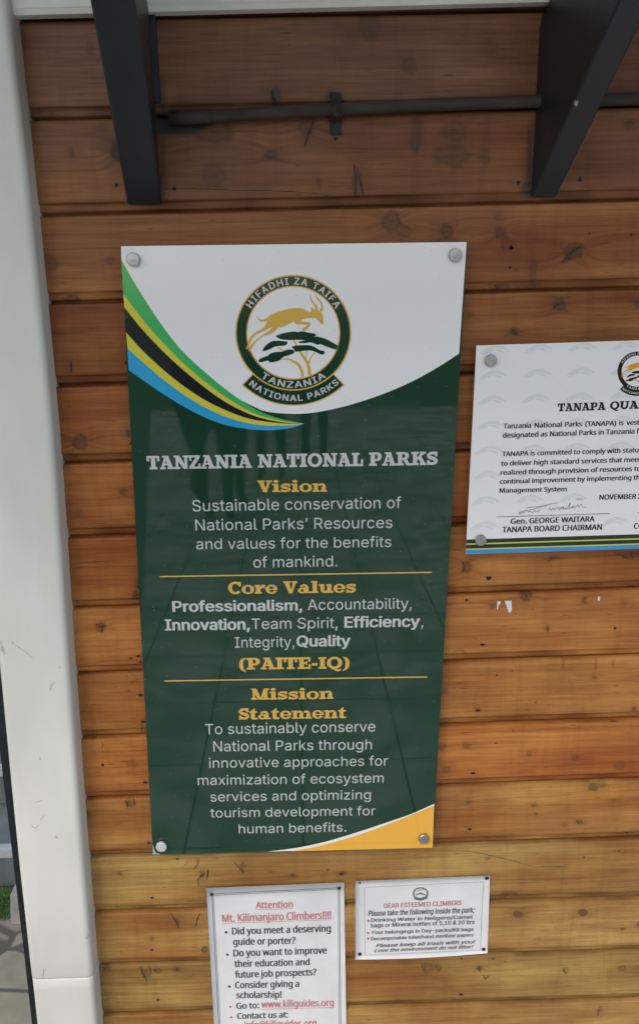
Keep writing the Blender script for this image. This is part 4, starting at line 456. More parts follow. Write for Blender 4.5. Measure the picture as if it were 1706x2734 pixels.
kn(zq6, 2.625, (300, 300, 50, .7, .6), (910, 235, 20, 2.6, .55), (720, 500, 45, 1, .75), (1450, 215, 26, 2.6, .6), (1125, 530, 22, 1, .6), (870, 730, 24, .8, .45), (1195, 1075, 12, 1.4, .6), (150, 1170, 22, 1, .5), (300, 1550, 26, 1.3, .55), (130, 1560, 32, .9, .5), (740, 1605, 24, .8, .5), (1060, 1635, 24, 1.3, .5), (1370, 1690, 36, 1.2, .4), (160, 1720, 32, 1.1, .5), (480, 580, 20, 1, .6), (1205, 980, 60, .12, .5), (980, 975, 50, .12, .4), (1330, 970, 40, .15, .4), (1410, 545, 18, 1.4, .4))
kn(zq7, 2.625, (1190, 135, 36, 1.1, .7), (1250, 120, 20, 2.4, .5), (315, 240, 18, 1.2, .6), (775, 260, 22, 1.2, .6), (787, 325, 13, 1.1, .7), (1090, 380, 22, 1, .8), (985, 405, 18, 1, .45), (660, 1025, 36, 1.15, .8), (1115, 1012, 36, 1.15, .8), (590, 890, 26, 2.6, .55), (1505, 1095, 22, 1, .55), (60, 1400, 40, 2.4, .35), (395, 1408, 20, 1.1, .6), (1000, 1418, 30, .8, .4), (1390, 1405, 32, 1.1, .45), (1330, 230, 18, 1, .4), (800, 1200, 20, 1.3, .3), (450, 640, 20, 1.4, .4), (1240, 1690, 40, .5, .35))
kn(zq8, 1.8439, (485, 72, 16, 1, .75), (48, 432, 20, .9, .6), (1140, 525, 40, .8, .4), (1400, 525, 16, 1.3, .55), (235, 30, 40, .3, .5), (730, 60, 12, 2, .5))
HOLES = []
def hl(zf, s, *L):
    for x, y, r, a in L: p = zf(x, y); HOLES.append((p.x, p.z, r / s / 1500 * a, r / s / 1500))
hl(zr1, 1.68, (503, 448, 9, 1), (525, 831, 8, 1), (783, 847, 9, 1)); hl(zr2, 1.7664, (940, 862, 9, 1), (1230, 848, 10, 1), (908, 1168, 9, 1), (80, 655, 7, 1))
hl(zl2, 4.04, (930, 1713, 16, 1), (885, 845, 18, 1)); hl(zl3, 4.04, (822, 175, 13, 1), (850, 915, 18, 1), (850, 1660, 16, 1.3), (875, 1722, 14, 1.2), (770, 1683, 11, 1.3), (870, 2080, 17, 1.6), (900, 2365, 17, 1.8), (325, 958, 5, 1))
hl(zl4, 2.9056, (220, 410, 14, 1), (550, 545, 11, 2), (577, 1015, 12, 1.3), (600, 1440, 10, 1.6), (600, 1845, 11, 1.6), (648, 2232, 9, 2), (625, 2005, 10, 1), (792, 1996, 10, 1), (235, 1990, 8, 1), (860, 1185, 5, 1), (870, 1170, 4, 1), (797, 1140, 8, 1.6))
hl(zq5, 2.7194, (582, 278, 13, 1.1), (573, 420, 9, 1), (1147, 172, 6, 1), (1450, 185, 8, 1)); hl(zq6, 2.625, (455, 375, 17, 1.2), (413, 841, 11, 2), (380, 1300, 11, 1.9), (345, 1740, 11, 1.8), (1338, 725, 11, 1), (785, 1243, 4, 2.4), (513, 1055, 10, .6), (350, 1255, 4, 1), (407, 1365, 5, 1), (355, 1352, 4, 1), (643, 623, 5, 1), (762, 593, 4, 1), (150, 716, 5, 1), (502, 1530, 7, 1.3), (625, 1442, 5, 1), (618, 1024, 5, 1), (300, 530, 11, 1.1))
hl(zq7, 2.625, (323, 427, 10, 1.8), (112, 1410, 8, 1), (260, 1585, 10, 1.5), (485, 1335, 9, 1.1), (265, 1333, 8, 1.4), (1122, 625, 9, .8), (1418, 450, 8, 1), (1365, 580, 6, 1.4)); hl(zq8, 1.8439, (720, 60, 7, 1.8), (655, 40, 5, 1.4), (1310, 652, 7, 1.6), (1205, 530, 5, 1))

CRACKS = []
def ck(zf, w, *L):
    for pts in L:
        P = [zf(x, y, -.0016) for x, y in spline(pts, 4)]; n = len(P)
        CRACKS.append((P, [w * (.35 + .65 * math.sin(math.pi * (i + .3) / n)) * (1 + .4 * math.sin(i * 2.1)) for i in range(n)]))
ck(zp8, .0010, [(40, 665), (250, 663), (500, 674), (850, 681), (1050, 698), (1250, 724)])
ck(zp8, .0030, [(1320, 500), (1335, 600), (1330, 715)], [(1350, 560), (1372, 640), (1385, 715)]); ck(zp8, .0036, [(770, 0), (785, 60), (850, 130)], [(1050, 215), (1020, 290), (990, 390)])
ck(zl4, .0016, [(950, 1130), (955, 1175), (940, 1200), (918, 1228)], [(1035, 1222), (1030, 1290)], [(520, 1990), (535, 2050), (562, 2096)], [(575, 1975), (592, 2030)], [(505, 1975), (525, 2040)], [(960, 1355), (958, 1320)], [(210, 235), (222, 260), (210, 285)], [(525, 105), (520, 160)])
ck(zl4, .0028, [(742, 1562), (775, 1610), (805, 1668)], [(972, 1568), (950, 1610), (940, 1672)], [(950, 1310), (985, 1272), (1005, 1250)], [(400, 690), (410, 740)], [(460, 680), (465, 722)])
ck(zq7, .0009, [(290, 580), (400, 600), (500, 622), (640, 655), (760, 690)], [(820, 690), (950, 695), (1010, 690)]); ck(zq7, .0013, [(1060, 890), (1250, 885), (1510, 873)], [(600, 870), (570, 900), (520, 905)], [(640, 870), (660, 895)])
ck(zq7, .0020, [(395, 1385), (385, 1410), (400, 1430)], [(985, 1400), (980, 1425), (1000, 1442)], [(420, 1450), (430, 1480)], [(455, 1460), (432, 1482)], [(1225, 1690), (1220, 1740)])
ck(zq6, .0009, [(195, 920), (225, 890), (262, 880), (290, 895), (300, 920)], [(170, 435), (215, 425)], [(205, 178), (265, 180)], [(400, 1050), (425, 1062)]); ck(zq6, .0016, [(270, 262), (290, 290), (278, 325), (262, 345)], [(845, 243), (875, 258), (900, 240), (930, 232)], [(1350, 205), (1400, 225), (1435, 240)], [(1455, 205), (1465, 240)], [(860, 708), (872, 730), (870, 755)], [(700, 480), (720, 500), (715, 530)])
ck(zl3, .0009, [(100, 241), (250, 240), (400, 234), (560, 231)], [(130, 652), (300, 655), (450, 641), (640, 630)], [(750, 1985), (790, 1940), (860, 1900)], [(770, 1855), (815, 1885)]); ck(zl3, .0018, [(455, 1330), (460, 1380), (455, 1412)], [(390, 1310), (440, 1350), (500, 1325)], [(790, 1030), (830, 1000), (860, 1010)])
ck(zl2, .0010, [(350, 1640), (322, 1730), (297, 1815)]); ck(zl2, .0030, [(255, 1820), (300, 1838), (360, 1843)], [(285, 830), (283, 945)])
ck(zq5, .0030, [(950, 390), (985, 350), (1040, 290), (1095, 265)], [(885, 720), (915, 690), (960, 670)], [(590, 865), (620, 905)], [(460, 545), (500, 580)])
ck(zq8, .0014, [(190, 0), (240, 55)], [(65, 40), (60, 90)], [(1115, 505), (1130, 540)], [(1180, 510), (1200, 545)], [(35, 445), (50, 420), (68, 430)])

def hsh(i): return (math.sin(i * 127.1 + 3.7) * 43758.5453) % 1.0
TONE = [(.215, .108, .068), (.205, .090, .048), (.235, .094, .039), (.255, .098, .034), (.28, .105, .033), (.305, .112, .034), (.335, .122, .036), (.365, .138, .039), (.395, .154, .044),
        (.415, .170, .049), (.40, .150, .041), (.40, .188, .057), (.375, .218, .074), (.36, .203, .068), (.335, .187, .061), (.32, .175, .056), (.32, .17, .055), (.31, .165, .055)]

xs = np.concatenate([np.arange(-.47, .80, .0032), np.arange(.80, 1.75, .012)])
rows = []          # (board, fraction between its top and bottom seam in metres from top, depth)
for k in range(len(SEAM)):
    top = TOP if k == 0 else SEAM[k - 1]
    hgt = (top[0] - SEAM[k][0] + top[1] - SEAM[k][1]) / 2
    dz = [0.0, .0012, .003] + list(np.arange(.0065, hgt - .022, .0033)) + [hgt - .0205, hgt - .0190, hgt - .0182, hgt - .012, hgt - .0075, hgt - .0056, hgt - .0044, hgt - .0006]
    dp = [.012, .0014, .0002] + [0] * (len(dz) - 11) + [0, .0012, .0050, .0054, .0056, .0062, .017, .017]
    rows += [(k, a / hgt, b) for a, b in zip(dz, dp)]
NX, NZ = len(xs), len(rows)
kk = np.array([r[0] for r in rows]); fr = np.array([r[1] for r in rows]); dpt = np.array([r[2] for r in rows])
tl = np.array([(TOP if k == 0 else SEAM[k - 1]) for k in range(len(SEAM))]); bl = np.array(SEAM)
u = (xs + .372) / (.478 + .372)
topz = tl[:, :1] + (tl[:, 1:] - tl[:, :1]) * u[None]; botz = bl[:, :1] + (bl[:, 1:] - bl[:, :1]) * u[None]
zz = topz[kk] + (botz[kk] - topz[kk]) * fr[:, None]
xx = np.broadcast_to(xs, zz.shape)
rs = np.random.RandomState(3)
warp = np.zeros_like(zz); kmask = np.zeros_like(zz); smask = np.zeros_like(zz)
extra = [(rs.uniform(.65, 1.7), rs.uniform(.1, 2.4), .006 * rs.uniform(.7, 1.6), .006 * rs.uniform(.7, 1.3), .7) for i in range(60)]
for cx, cz, a, b, k in KNOTS + extra:
    bd = np.argmax((botz[:, np.argmin(abs(xs - cx))] < cz))
    d2 = ((xx - cx) / a) ** 2 + ((zz - cz) / b) ** 2
    ang_ = np.arctan2(zz - cz, xx - cx); wob = .16 * np.sin(ang_ * 2 + cx * 90) + .14 * np.sin(ang_ * 3 + cz * 130) + .10 * np.sin(ang_ * 7 + cx * 300) + .08 * np.sin(ang_ * 13 + cz * 70)
    same = (kk == bd)[:, None]
    dd = np.sqrt(d2) * (1 + wob * .5)
    kmask = np.maximum(kmask, same * k * np.clip((1.2 - dd) / .34, 0, 1) * (.62 + .38 * np.exp(-((dd - .85) / .22) ** 2) + .25 * np.exp(-(dd / .3) ** 2)))
    smask = np.maximum(smask, same * k * .45 * np.exp(-((xx - cx) / (a * 2.6)) ** 2 - ((zz - cz) / (b * 1.7)) ** 2))
    if k > .55 and a > .6 * b: warp += same * np.sign(zz - cz) * b * .9 * np.exp(-((xx - cx) / (a * 2.2)) ** 2 - ((zz - cz) / (b * 2.0)) ** 2)
# black overspray on the boards beside the left brace and beside the pipe end
def spray(zf, pts, k):
    global smask
    P = [(zf(x, y).x, zf(x, y).z) for x, y in pts]
    ins = np.zeros(zz.shape, bool)
    for i in range(len(P)):
        (x1, y1), (x2, y2) = P[i - 1], P[i]
        c = ((y1 > zz) != (y2 > zz)) & (xx < x1 + (zz - y1) / (y2 - y1 + 1e-12) * (x2 - x1))
        ins ^= c
    f = ins.astype(float)
    for q in range(3): f = (f + np.roll(f, 1, 0) + np.roll(f, -1, 0) + np.roll(f, 1, 1) + np.roll(f, -1, 1)) / 5
    smask = np.maximum(smask, f * k)
spr = np.zeros_like(zz); keep = smask.copy(); smask = np.zeros_like(zz)
spray(zp8, [(-10, 140), (280, 150), (370, 165), (360, 240), (290, 290), (150, 300), (-10, 310)], 1.0)
spray(zr2, [(60, 470), (85, 445), (118, 470), (118, 520), (60, 520)], 1.0); spray(zr2, [(55, 560), (110, 560), (105, 620), (80, 660), (62, 625)], 1.0)
spray(zl1, [(830, 430), (960, 430), (960, 690), (880, 690), (825, 660), (808, 590)], .7)
spray(zr1, [(716, 350), (740, 350), (745, 600), (738, 920), (716, 920)], .55); spray(zr2, [(985, 640), (1010, 500), (1010, 930), (975, 925)], .8)
spr = smask; smask = keep
V = np.empty((NZ, NX, 3)); V[..., 0] = xx; V[..., 1] = dpt[:, None] + .0012 * np.sin(kk * 2.3)[:, None]; V[..., 2] = zz
idx = np.arange(NZ * NX).reshape(NZ, NX)
F = np.stack([idx[:-1, :-1], idx[1:, :-1], idx[1:, 1:], idx[:-1, 1:]], -1).reshape(-1, 4)
me = bpy.data.meshes.new("timber_wall")
hv, hf = [], []
for cx, cz, a, b in HOLES:
    base = NZ * NX + len(hv); n = 12; ph = rnd.random() * 6
    for q in range(n):
        t = 2 * math.pi * q / n; rr = 1 + .22 * math.sin(3 * t + ph) + .12 * math.sin(5 * t + 2 * ph)
        hv.append((cx + a * rr * math.cos(t), -.0018, cz + b * rr * math.sin(t)))
    hf.append([base + q for q in range(n)])
for P, wd in CRACKS:
    base = NZ * NX + len(hv); n = len(P)
    for sgn in (1, -1):
        for i, p in enumerate(P):
            t_ = P[min(i + 1, n - 1)] - P[max(0, i - 1)]; l_ = math.hypot(t_.x, t_.z) or 1
            hv.append((p.x - t_.z / l_ * wd[i] / 2 * sgn, p.y - len(hf) * 1e-6, p.z + t_.x / l_ * wd[i] / 2 * sgn))
    for i in range(n - 1): hf.append([base + i, base + n + i, base + n + i + 1, base + i + 1])
nv = NZ * NX + len(hv)
me.vertices.add(nv); co = np.concatenate([V.reshape(-1, 3), np.array(hv)]); me.vertices.foreach_set('co', co.ravel())
nq = len(F); hl_ = np.array([len(f) for f in hf]); lt = np.concatenate([F.ravel(), np.array([i for f in hf for i in f])])
me.loops.add(len(lt)); me.loops.foreach_set('vertex_index', lt.astype(np.int32))
starts = np.concatenate([np.arange(nq) * 4, nq * 4 + np.concatenate([[0], np.cumsum(hl_)[:-1]])]); tot = np.concatenate([np.full(nq, 4), hl_])
me.polygons.add(nq + len(hf)); me.polygons.foreach_set('loop_start', starts.astype(np.int32)); me.polygons.foreach_set('loop_total', tot.astype(np.int32))
me.polygons.foreach_set('material_index', np.concatenate([np.zeros(nq), np.where(hl_ == 4, 2, 1)]).astype(np.int32))
me.update(calc_edges=True); me.validate()
sm = np.ones(nq + len(hf), bool); sm[nq:] = False
me.polygons.foreach_set('use_smooth', sm)
def vattr(name, typ, arr):
    a = me.attributes.new(name, typ, 'POINT')
    key = 'vector' if typ == 'FLOAT_VECTOR' else 'color'
    a.data.foreach_set(key, arr.astype(np.float32).ravel())
gr = np.zeros((nv, 3)); g = np.zeros((NZ, NX, 3)); g[..., 0] = xx + np.array([hsh(k) * 9 for k in kk])[:, None]; g[..., 1] = zz + warp; g[..., 2] = (kk * 1.73)[:, None]
gr[:NZ * NX] = g.reshape(-1, 3); vattr("grain", 'FLOAT_VECTOR', gr)
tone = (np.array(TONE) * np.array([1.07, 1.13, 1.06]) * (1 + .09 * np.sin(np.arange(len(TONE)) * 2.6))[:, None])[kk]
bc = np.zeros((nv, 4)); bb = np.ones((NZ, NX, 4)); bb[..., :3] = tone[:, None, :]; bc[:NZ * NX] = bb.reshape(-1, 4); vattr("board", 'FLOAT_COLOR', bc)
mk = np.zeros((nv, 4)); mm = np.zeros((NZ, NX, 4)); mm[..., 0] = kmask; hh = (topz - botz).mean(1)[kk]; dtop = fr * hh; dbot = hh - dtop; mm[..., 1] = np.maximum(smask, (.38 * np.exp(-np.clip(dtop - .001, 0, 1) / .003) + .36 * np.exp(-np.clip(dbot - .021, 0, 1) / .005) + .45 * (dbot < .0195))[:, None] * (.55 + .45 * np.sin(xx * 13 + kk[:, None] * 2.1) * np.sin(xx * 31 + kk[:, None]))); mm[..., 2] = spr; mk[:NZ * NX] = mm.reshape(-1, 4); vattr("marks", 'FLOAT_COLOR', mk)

def wood_mat():
    m = bpy.data.materials.new("varnished_pine"); m.use_nodes = True; n = m.node_tree; L = n.links.new
    b = n.nodes['Principled BSDF']
    def attr(a): q = n.nodes.new('ShaderNodeAttribute'); q.attribute_name = a; return q
    def noise(vec, sc, scale=1.0, det=6, rough=.6, dist=0.0):
        mp = n.nodes.new('ShaderNodeMapping'); mp.inputs['Scale'].default_value = sc; L(vec, mp.inputs['Vector'])
        t = n.nodes.new('ShaderNodeTexNoise'); t.inputs['Scale'].default_value = scale; t.inputs['Detail'].default_value = det
        t.inputs['Roughness'].default_value = rough; t.inputs['Distortion'].default_value = dist
        L(mp.outputs[0], t.inputs['Vector']); return t.outputs['Fac']
    def ramp(v, a, b_, lo=0.0, hi=1.0):
        q = n.nodes.new('ShaderNodeMapRange'); q.inputs['From Min'].default_value = a; q.inputs['From Max'].default_value = b_
        q.inputs['To Min'].default_value = lo; q.inputs['To Max'].default_value = hi; L(v, q.inputs['Value']); return q.outputs[0]
    def mixc(fac, A, B, mode='MIX'):
        q = n.nodes.new('ShaderNodeMix'); q.data_type = 'RGBA'; q.blend_type = mode
        if isinstance(fac, float): q.inputs[0].default_value = fac
        else: L(fac, q.inputs[0])
        for s_, v in ((6, A), (7, B)):
            if isinstance(v, tuple): q.inputs[s_].default_value = (*v, 1)
            else: L(v, q.inputs[s_])
        return q.outputs[2]
    def mth(op, a, c):
        q = n.nodes.new('ShaderNodeMath'); q.operation = op
        for i, v in enumerate((a, c)):
            if isinstance(v, (int, float)): q.inputs[i].default_value = v
            else: L(v, q.inputs[i])
        return q.outputs[0]
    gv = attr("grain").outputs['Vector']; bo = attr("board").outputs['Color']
    sp = n.nodes.new('ShaderNodeSeparateColor'); L(attr("marks").outputs['Color'], sp.inputs[0])
    fine = noise(gv, (7, 210, 1), 1, 7, .65); mid = noise(gv, (2.2, 46, 1), 1, 6, .6, .6); blot = noise(gv, (5, 8, 1), 1, 5, .6); big = noise(gv, (1.6, 5, 1), 1, 3, .5)
    flk = noise(gv, (26, 190, 1), 1, 3, .5)
    c = mixc(ramp(mid, .38, .76), bo, mixc(1.0, bo, (.66, .54, .46), 'MULTIPLY'))
    scf = noise(gv, (46, 3.2, 1), 1, 4, .6)
    c = mixc(ramp(scf, .52, .75, 0, .45), c, mixc(1.0, c, (.70, .64, .60), 'MULTIPLY'))
    c = mixc(ramp(fine, .45, .68, 0, .62), c, mixc(1.0, c, (.56, .48, .42), 'MULTIPLY'))
    c = mixc(ramp(blot, .44, .68, 0, 1.0), c, mixc(1.0, c, (1.36, 1.46, 1.42), 'MULTIPLY'))
    c = mixc(ramp(big, .46, .64, 0, 1.0), c, mixc(1.0, c, (.76, .56, .46), 'MULTIPLY'))
    c = mixc(ramp(flk, .675, .74, 0, .6), c, (.045, .022, .013))
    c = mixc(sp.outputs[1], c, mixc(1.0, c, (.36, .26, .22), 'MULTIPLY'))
    kf = mth('MULTIPLY', sp.outputs[0], ramp(noise(gv, (120, 120, 1), 1, 4, .6), .3, .6, .72, 1.0))
    c = mixc(kf, c, (.050, .024, .014))
    c = mixc(sp.outputs[2], c, (.022, .025, .027))
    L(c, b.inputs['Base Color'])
    L(ramp(blot, .3, .7, .34, .52), b.inputs['Roughness']); b.inputs['Specular IOR Level'].default_value = .22
    b.inputs['Coat Weight'].default_value = .02; b.inputs['Coat Roughness'].default_value = .3
    bp = n.nodes.new('ShaderNodeBump'); bp.inputs['Strength'].default_value = .35; bp.inputs['Distance'].default_value = .0016
    hgt = mth('ADD', mth('MULTIPLY', fine, -.6), mth('ADD', mth('MULTIPLY', mid, -.7), mth('MULTIPLY', sp.outputs[0], -.6)))
    L(hgt, bp.inputs['Height']); L(bp.outputs[0], b.inputs['Normal'])
    return m
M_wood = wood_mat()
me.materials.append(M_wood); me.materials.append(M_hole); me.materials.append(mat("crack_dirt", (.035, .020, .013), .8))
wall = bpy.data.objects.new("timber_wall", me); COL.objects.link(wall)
tag(wall, "varnished reddish brown wall of horizontal pine boards behind the signs", "wall")

# ------------------------------------------------------------------ cream ledge above the boards
tb = MB()
TZ0, TZ1 = at(60, 40, -.024), at(900, 19, -.024)
def zt(x): return TZ0.z + (x - TZ0.x) * (TZ1.z - TZ0.z) / (TZ1.x - TZ0.x)
pr = [(-.0005, .001), (-.0235, 0), (-.0245, .0025), (-.0262, .0075), (-.0275, .009), (-.0275, .14), (-.0005, .14)]
tb.prism([Vector((-.4305, y, zt(-.4305) + z)) for y, z in pr], [Vector((1.75, y, zt(1.75) + z)) for y, z in pr])
tr = tb.build("trim_board", M_trim); tag(tr, "cream painted trim board running along the top of the timber wall", "trim")

# ------------------------------------------------------------------ white corner post
PR = [(3.3, -.4285), (2.36, -.4305), (2.19, -.4281), (1.95, -.4283), (1.73, -.4294), (1.50, -.4362), (1.33, -.4423), (1.07, -.4500), (.82, -.4568), (.60, -.4608), (.482, -.4629), (0.0, -.4720)]
def post_x(z):
    for (z1, x1), (z0, x0) in zip(PR, PR[1:]):
        if z >= z0: return x0 + (x1 - x0) * (z - z0) / (z1 - z0)
    return PR[-1][1]
def post_ring(z, inset=0.0, wid=.1355, dep=.15):
    xr = post_x(z) - inset; xl = post_x(z) - wid + inset; yf = -.050 + inset; yb = yf + dep - 2 * inset; r = .0125
    out = []
    for cx, cy, a0 in ((xr - r, yf + r, -90), (xr - r * .3, yb - r * .3, 0), (xl + r * .3, yb - r * .3, 90), (xl + r, yf + r, 180)):
        rr = r if cy < 0 else r * .3
        for q in range(7):
            a = math.radians(a0 + 15 * q); out.append(Vector((cx + rr * math.cos(a), cy + rr * math.sin(a), z)))
    return out
def post_part(name, zs, inset, parent):
    v, f = [], []
    for z, ins in zs: v += post_ring(z, ins + inset)
    n = 28
    for i in range(len(zs) - 1):
        for q in range(n): f.append((i * n + q, i * n + (q + 1) % n, (i + 1) * n + (q + 1) % n, (i + 1) * n + q))
    f.append(tuple(reversed(range(n)))); f.append(tuple((len(zs) - 1) * n + q for q in range(n)))
    o = obj(name, v, f, [M_post], parent, smooth=False)
    for p in o.data.polygons: p.use_smooth = abs(p.normal.z) < .5
    bm = bmesh.new(); bm.from_mesh(o.data); bmesh.ops.recalc_face_normals(bm, faces=bm.faces); bm.to_mesh(o.data); bm.free()
    return o
zseam = at(165, 2614, -.05).z
post = thing("corner_post", "tall white clad corner post at the left end of the timber wall", "post", (-.53, .02, 0))
post_part("upper_cladding", [(zseam + .0006, .0025), (zseam + .0022, .0006), (zseam + .005, 0)] + [(z, 0) for z in np.linspace(zseam + .05, 3.23, 24)], 0, post)
post_part("lower_cladding", [(0.002, 0)] + [(z, 0) for z in np.linspace(.1, zseam - .03, 5)] + [(zseam - .003, 0), (zseam - .0008, .002)], .0006, post)
# dirt smears and scratches on the face of the post
zs5 = Z(0, 1700, 4.04); zs6 = Z(0, 2234, 4.847); sm_ = MB(); sc_ = MB()
for zf, pts, w in ((zs5, [(130, 60), (200, 110), (290, 170), (360, 240)], .0022), (zs5, [(600, 480), (565, 520), (540, 590)], .004), (zs5, [(500, 1925), (450, 1960), (448, 1990)], .0018),
                   (zs5, [(430, 2030), (380, 2060), (340, 2030)], .002), (zs5, [(10, 40), (30, 130), (60, 190)], .005), (zs5, [(430, 1290), (440, 1330)], .004), (zs5, [(380, 1790), (460, 1765)], .0016)):
    L = [zf(x, y, -.0503) for x, y in spline(pts, 4)]; n = len(L)
    sm_ = MB(); sm_.stroke(L, [w * (.25 + math.sin(math.pi * (i + .3) / n)) for i in range(n)]); sm_.build("dirt_smear", [M_smudge], post)
for zf, pts, w in ((zs5, [(600, 2150), (628, 2178)], .0014), (zs6, [(576, 1705), (572, 1750), (560, 1810)], .0010), (zs6, [(1150, 1255), (1142, 1300), (1118, 1325), (1106, 1295)], .0011), (zs5, [(652, 325), (654, 340)], .0012), (zs5, [(135, 60), (142, 72)], .0016)):
    L = [zf(x, y, -.0504) for x, y in pts]; sc_ = MB(); sc_.stroke(L, [w] * len(L)); sc_.build("scratch", [M_scr], post)

# dark metal frame beside the post
jb = MB()
for z0, z1 in ((0.003, zseam + .04), (zseam + .043, 3.23)):
    for a, b_, y0 in ((.1595, .1362, -.010), (.1440, .1380, -.014)):
        lo, hi = [], []
        for z, L in ((z0, lo), (z1, hi)):
            xa, xb = post_x(z) - a, post_x(z) - b_
            L += [Vector((xa, y0, z)), Vector((xb, y0, z)), Vector((xb, .05, z)), Vector((xa, .05, z))]
        jb.prism(lo, hi)
jo = jb.build("metal_frame", [M_jamb]); tag(jo, "narrow black metal frame standing against the left side of the white post", "frame")

# ------------------------------------------------------------------ black roof braces
def brace(x0, x1, z0, name, label, length=1.10):
    a, s = .093, .76        # sideways drift and rise per metre away from the wall
    th = .264
    sec = []
    for d, zb, ztp in ((.0015, z0, z0 + th), (length, z0 + s * length, z0 + s * length + th)):
        for xw in (x0, x1):
            sec.append([Vector((xw + a * d, -d, zb)), Vector((xw + a * d, -d, ztp))])
    b = MB()
    (n0, n1), (n2, n3), (f0, f1), (f2, f3) = sec
    c = .003
    # chamfered lower edges
    def ring(l0, l1, r0, r1):
        return [l0 + Vector((c, 0, 0)), r0 - Vector((c, 0, 0)), r0 + Vector((0, 0, c)), r1, l1, l0 + Vector((0, 0, c))]
    b.prism(ring(n0, n1, n2, n3), ring(f0, f1, f2, f3))
    # flat wall leg behind it
    b.box((x0 - .004 + .006, -.0095, z0 + .16), (x1 + .010, -.0015, 2.405))
    o = b.build(name, [M_black]); tag(o, label, "brace", "black timber braces under the roof")
    return o
brace(-.2749, -.2166, 2.1160, "roof_brace", "black timber roof brace above the top left corner of the large green sign")
rbr = brace(.4291, .4743, 2.1215, "roof_brace", "black timber roof brace above the right edge of the large green sign")

dd_ = _r * ((1536 - 853) / FOC) + _d * ((276 - 1367) / FOC) + _f          # bolt on the left cheek of the right brace
tt_ = (.4291 - CAM.x - .093 * CAM.y) / (dd_.x + .093 * dd_.y)
bp_ = CAM + dd_ * tt_
bh = MB(); bh.lathe(bp_ + Vector((.001, 0, 0)), (-1, -.093, 0), [(0, .006), (.003, .006), (.0045, .004)], 6); bh.build("bolt_head", [M_steel], rbr)
# ------------------------------------------------------------------ conduit with its clip
pz = lambda x: at(565, 308, -.016).z + (x - at(565, 308, -.016).x) * ((at(1440, 271, -.016).z - at(565, 308, -.016).z) / (at(1440, 271, -.016).x - at(565, 308, -.016).x))
cond = thing("conduit", "thin dusty black conduit pipe running level across the wall between the braces", "pipe", (-.1, -.016, pz(-.1)))
def tube(mb, P, r, n=16):
    b = len(mb.v)
    for i, p in enumerate(P):
        t = (P[min(i + 1, len(P) - 1)] - P[max(0, i - 1)]).normalized(); u_ = Vector((0, -1, 0)); w_ = t.cross(u_).normalized(); u_ = w_.cross(t)
        rr = r[i] if isinstance(r, list) else r
        for q in range(n):
            a = 2 * math.pi * q / n; mb.v.append(p + (u_ * math.cos(a) + w_ * math.sin(a)) * rr)
    for i in range(len(P) - 1):
        for q in range(n):
            mb.f.append((b + i * n + q, b + i * n + (q + 1) % n, b + (i + 1) * n + (q + 1) % n, b + (i + 1) * n + q)); mb.mi.append(0)
    mb.f.append(tuple(b + q for q in reversed(range(n)))); mb.mi.append(0); e = b + (len(P) - 1) * n
    mb.f.append(tuple(e + q for q in range(n))); mb.mi.append(0)
p_ = MB(); xe = at(560, 308, -.016).x
tube(p_, [Vector((x, -.016 - .0012 * math.sin(x * 9), pz(x) + .0012 * math.sin(x * 7) - (.006 * max(0, x - .45)))) for x in np.linspace(xe - .02, 1.7, 60)], .0100)
p_.build("pipe", [M_pipe], cond, True)
c_ = MB(); xa = at(500, 312, -.016).x
tube(c_, [Vector((x, -.016, pz(x) - .001)) for x in (xa - .03, xa, xe - .002, xe)], [.0112, .0114, .0114, .0106]); c_.build("coupling", [M_pipe], cond, True)
cl = MB(); xc = at(897, 300, -.02).x; w2 = .0095
zc = pz(xc); prof = [(-.001, zc + .030), (-.004, zc + .030), (-.0045, zc + .016)] + [(-.016 - .0130 * math.sin(math.radians(a)), zc + .0130 * math.cos(math.radians(a))) for a in range(20, 170, 15)] + [(-.0045, zc - .016), (-.004, zc - .033), (-.001, zc - .037)]
cl.prism([Vector((xc - w2, y, z)) for y, z in prof], [Vector((xc + w2, y, z)) for y, z in prof])
for dx in (-.008, 0, .008): tube(cl, [Vector((xc + dx - .0016, -.016, zc)), Vector((xc + dx + .0016, -.016, zc))], .0140)
cl.lathe((xc, -.0035, zc - .027), (0, -1, 0), [(0, .004), (.002, .0035), (.003, .002)], 12)
cl.build("saddle_clip", [mat("rusty_black_clip", (.040, .033, .026), .75, .25, var=.4, vscale=120)], cond)

# ------------------------------------------------------------------ shared sign pieces
def bolt(parent, p, front, r=.0112, head=.0085, label=None, m=None):
    """steel standoff: barrel from the wall through the sheet, domed cap in front"""
    b = MB()
    b.lathe((p.x, -.0012, p.z), (0, -1, 0), [(0, r * .92), (abs(front) - .0062, r * .92)], 32)
    b.lathe((p.x, front, p.z), (0, -1, 0), [(0, r * .72), (.0022, r * .72), (.0024, r), (head - .0008, r), (head, r * .93), (head + .00035, .0003)], 44)
    o = b.build("standoff_bolt", [m or M_steel], parent)
    for q in o.data.polygons: q.use_smooth = False
    if label: o['label'] = label
    return o

def panel(name, corners, th, mats, parent):
    """flat sheet with small chamfer from four front corners (TL, TR, BR, BL)"""
    TL, TR, BR, BL = corners; b = MB()
    bk = Vector((0, th, 0))
    b.prism([BL, BR, TR, TL], [BL + bk, BR + bk, TR + bk, TL + bk], 1)
    b.mi[0] = 0
    return b.build(name, mats, parent)

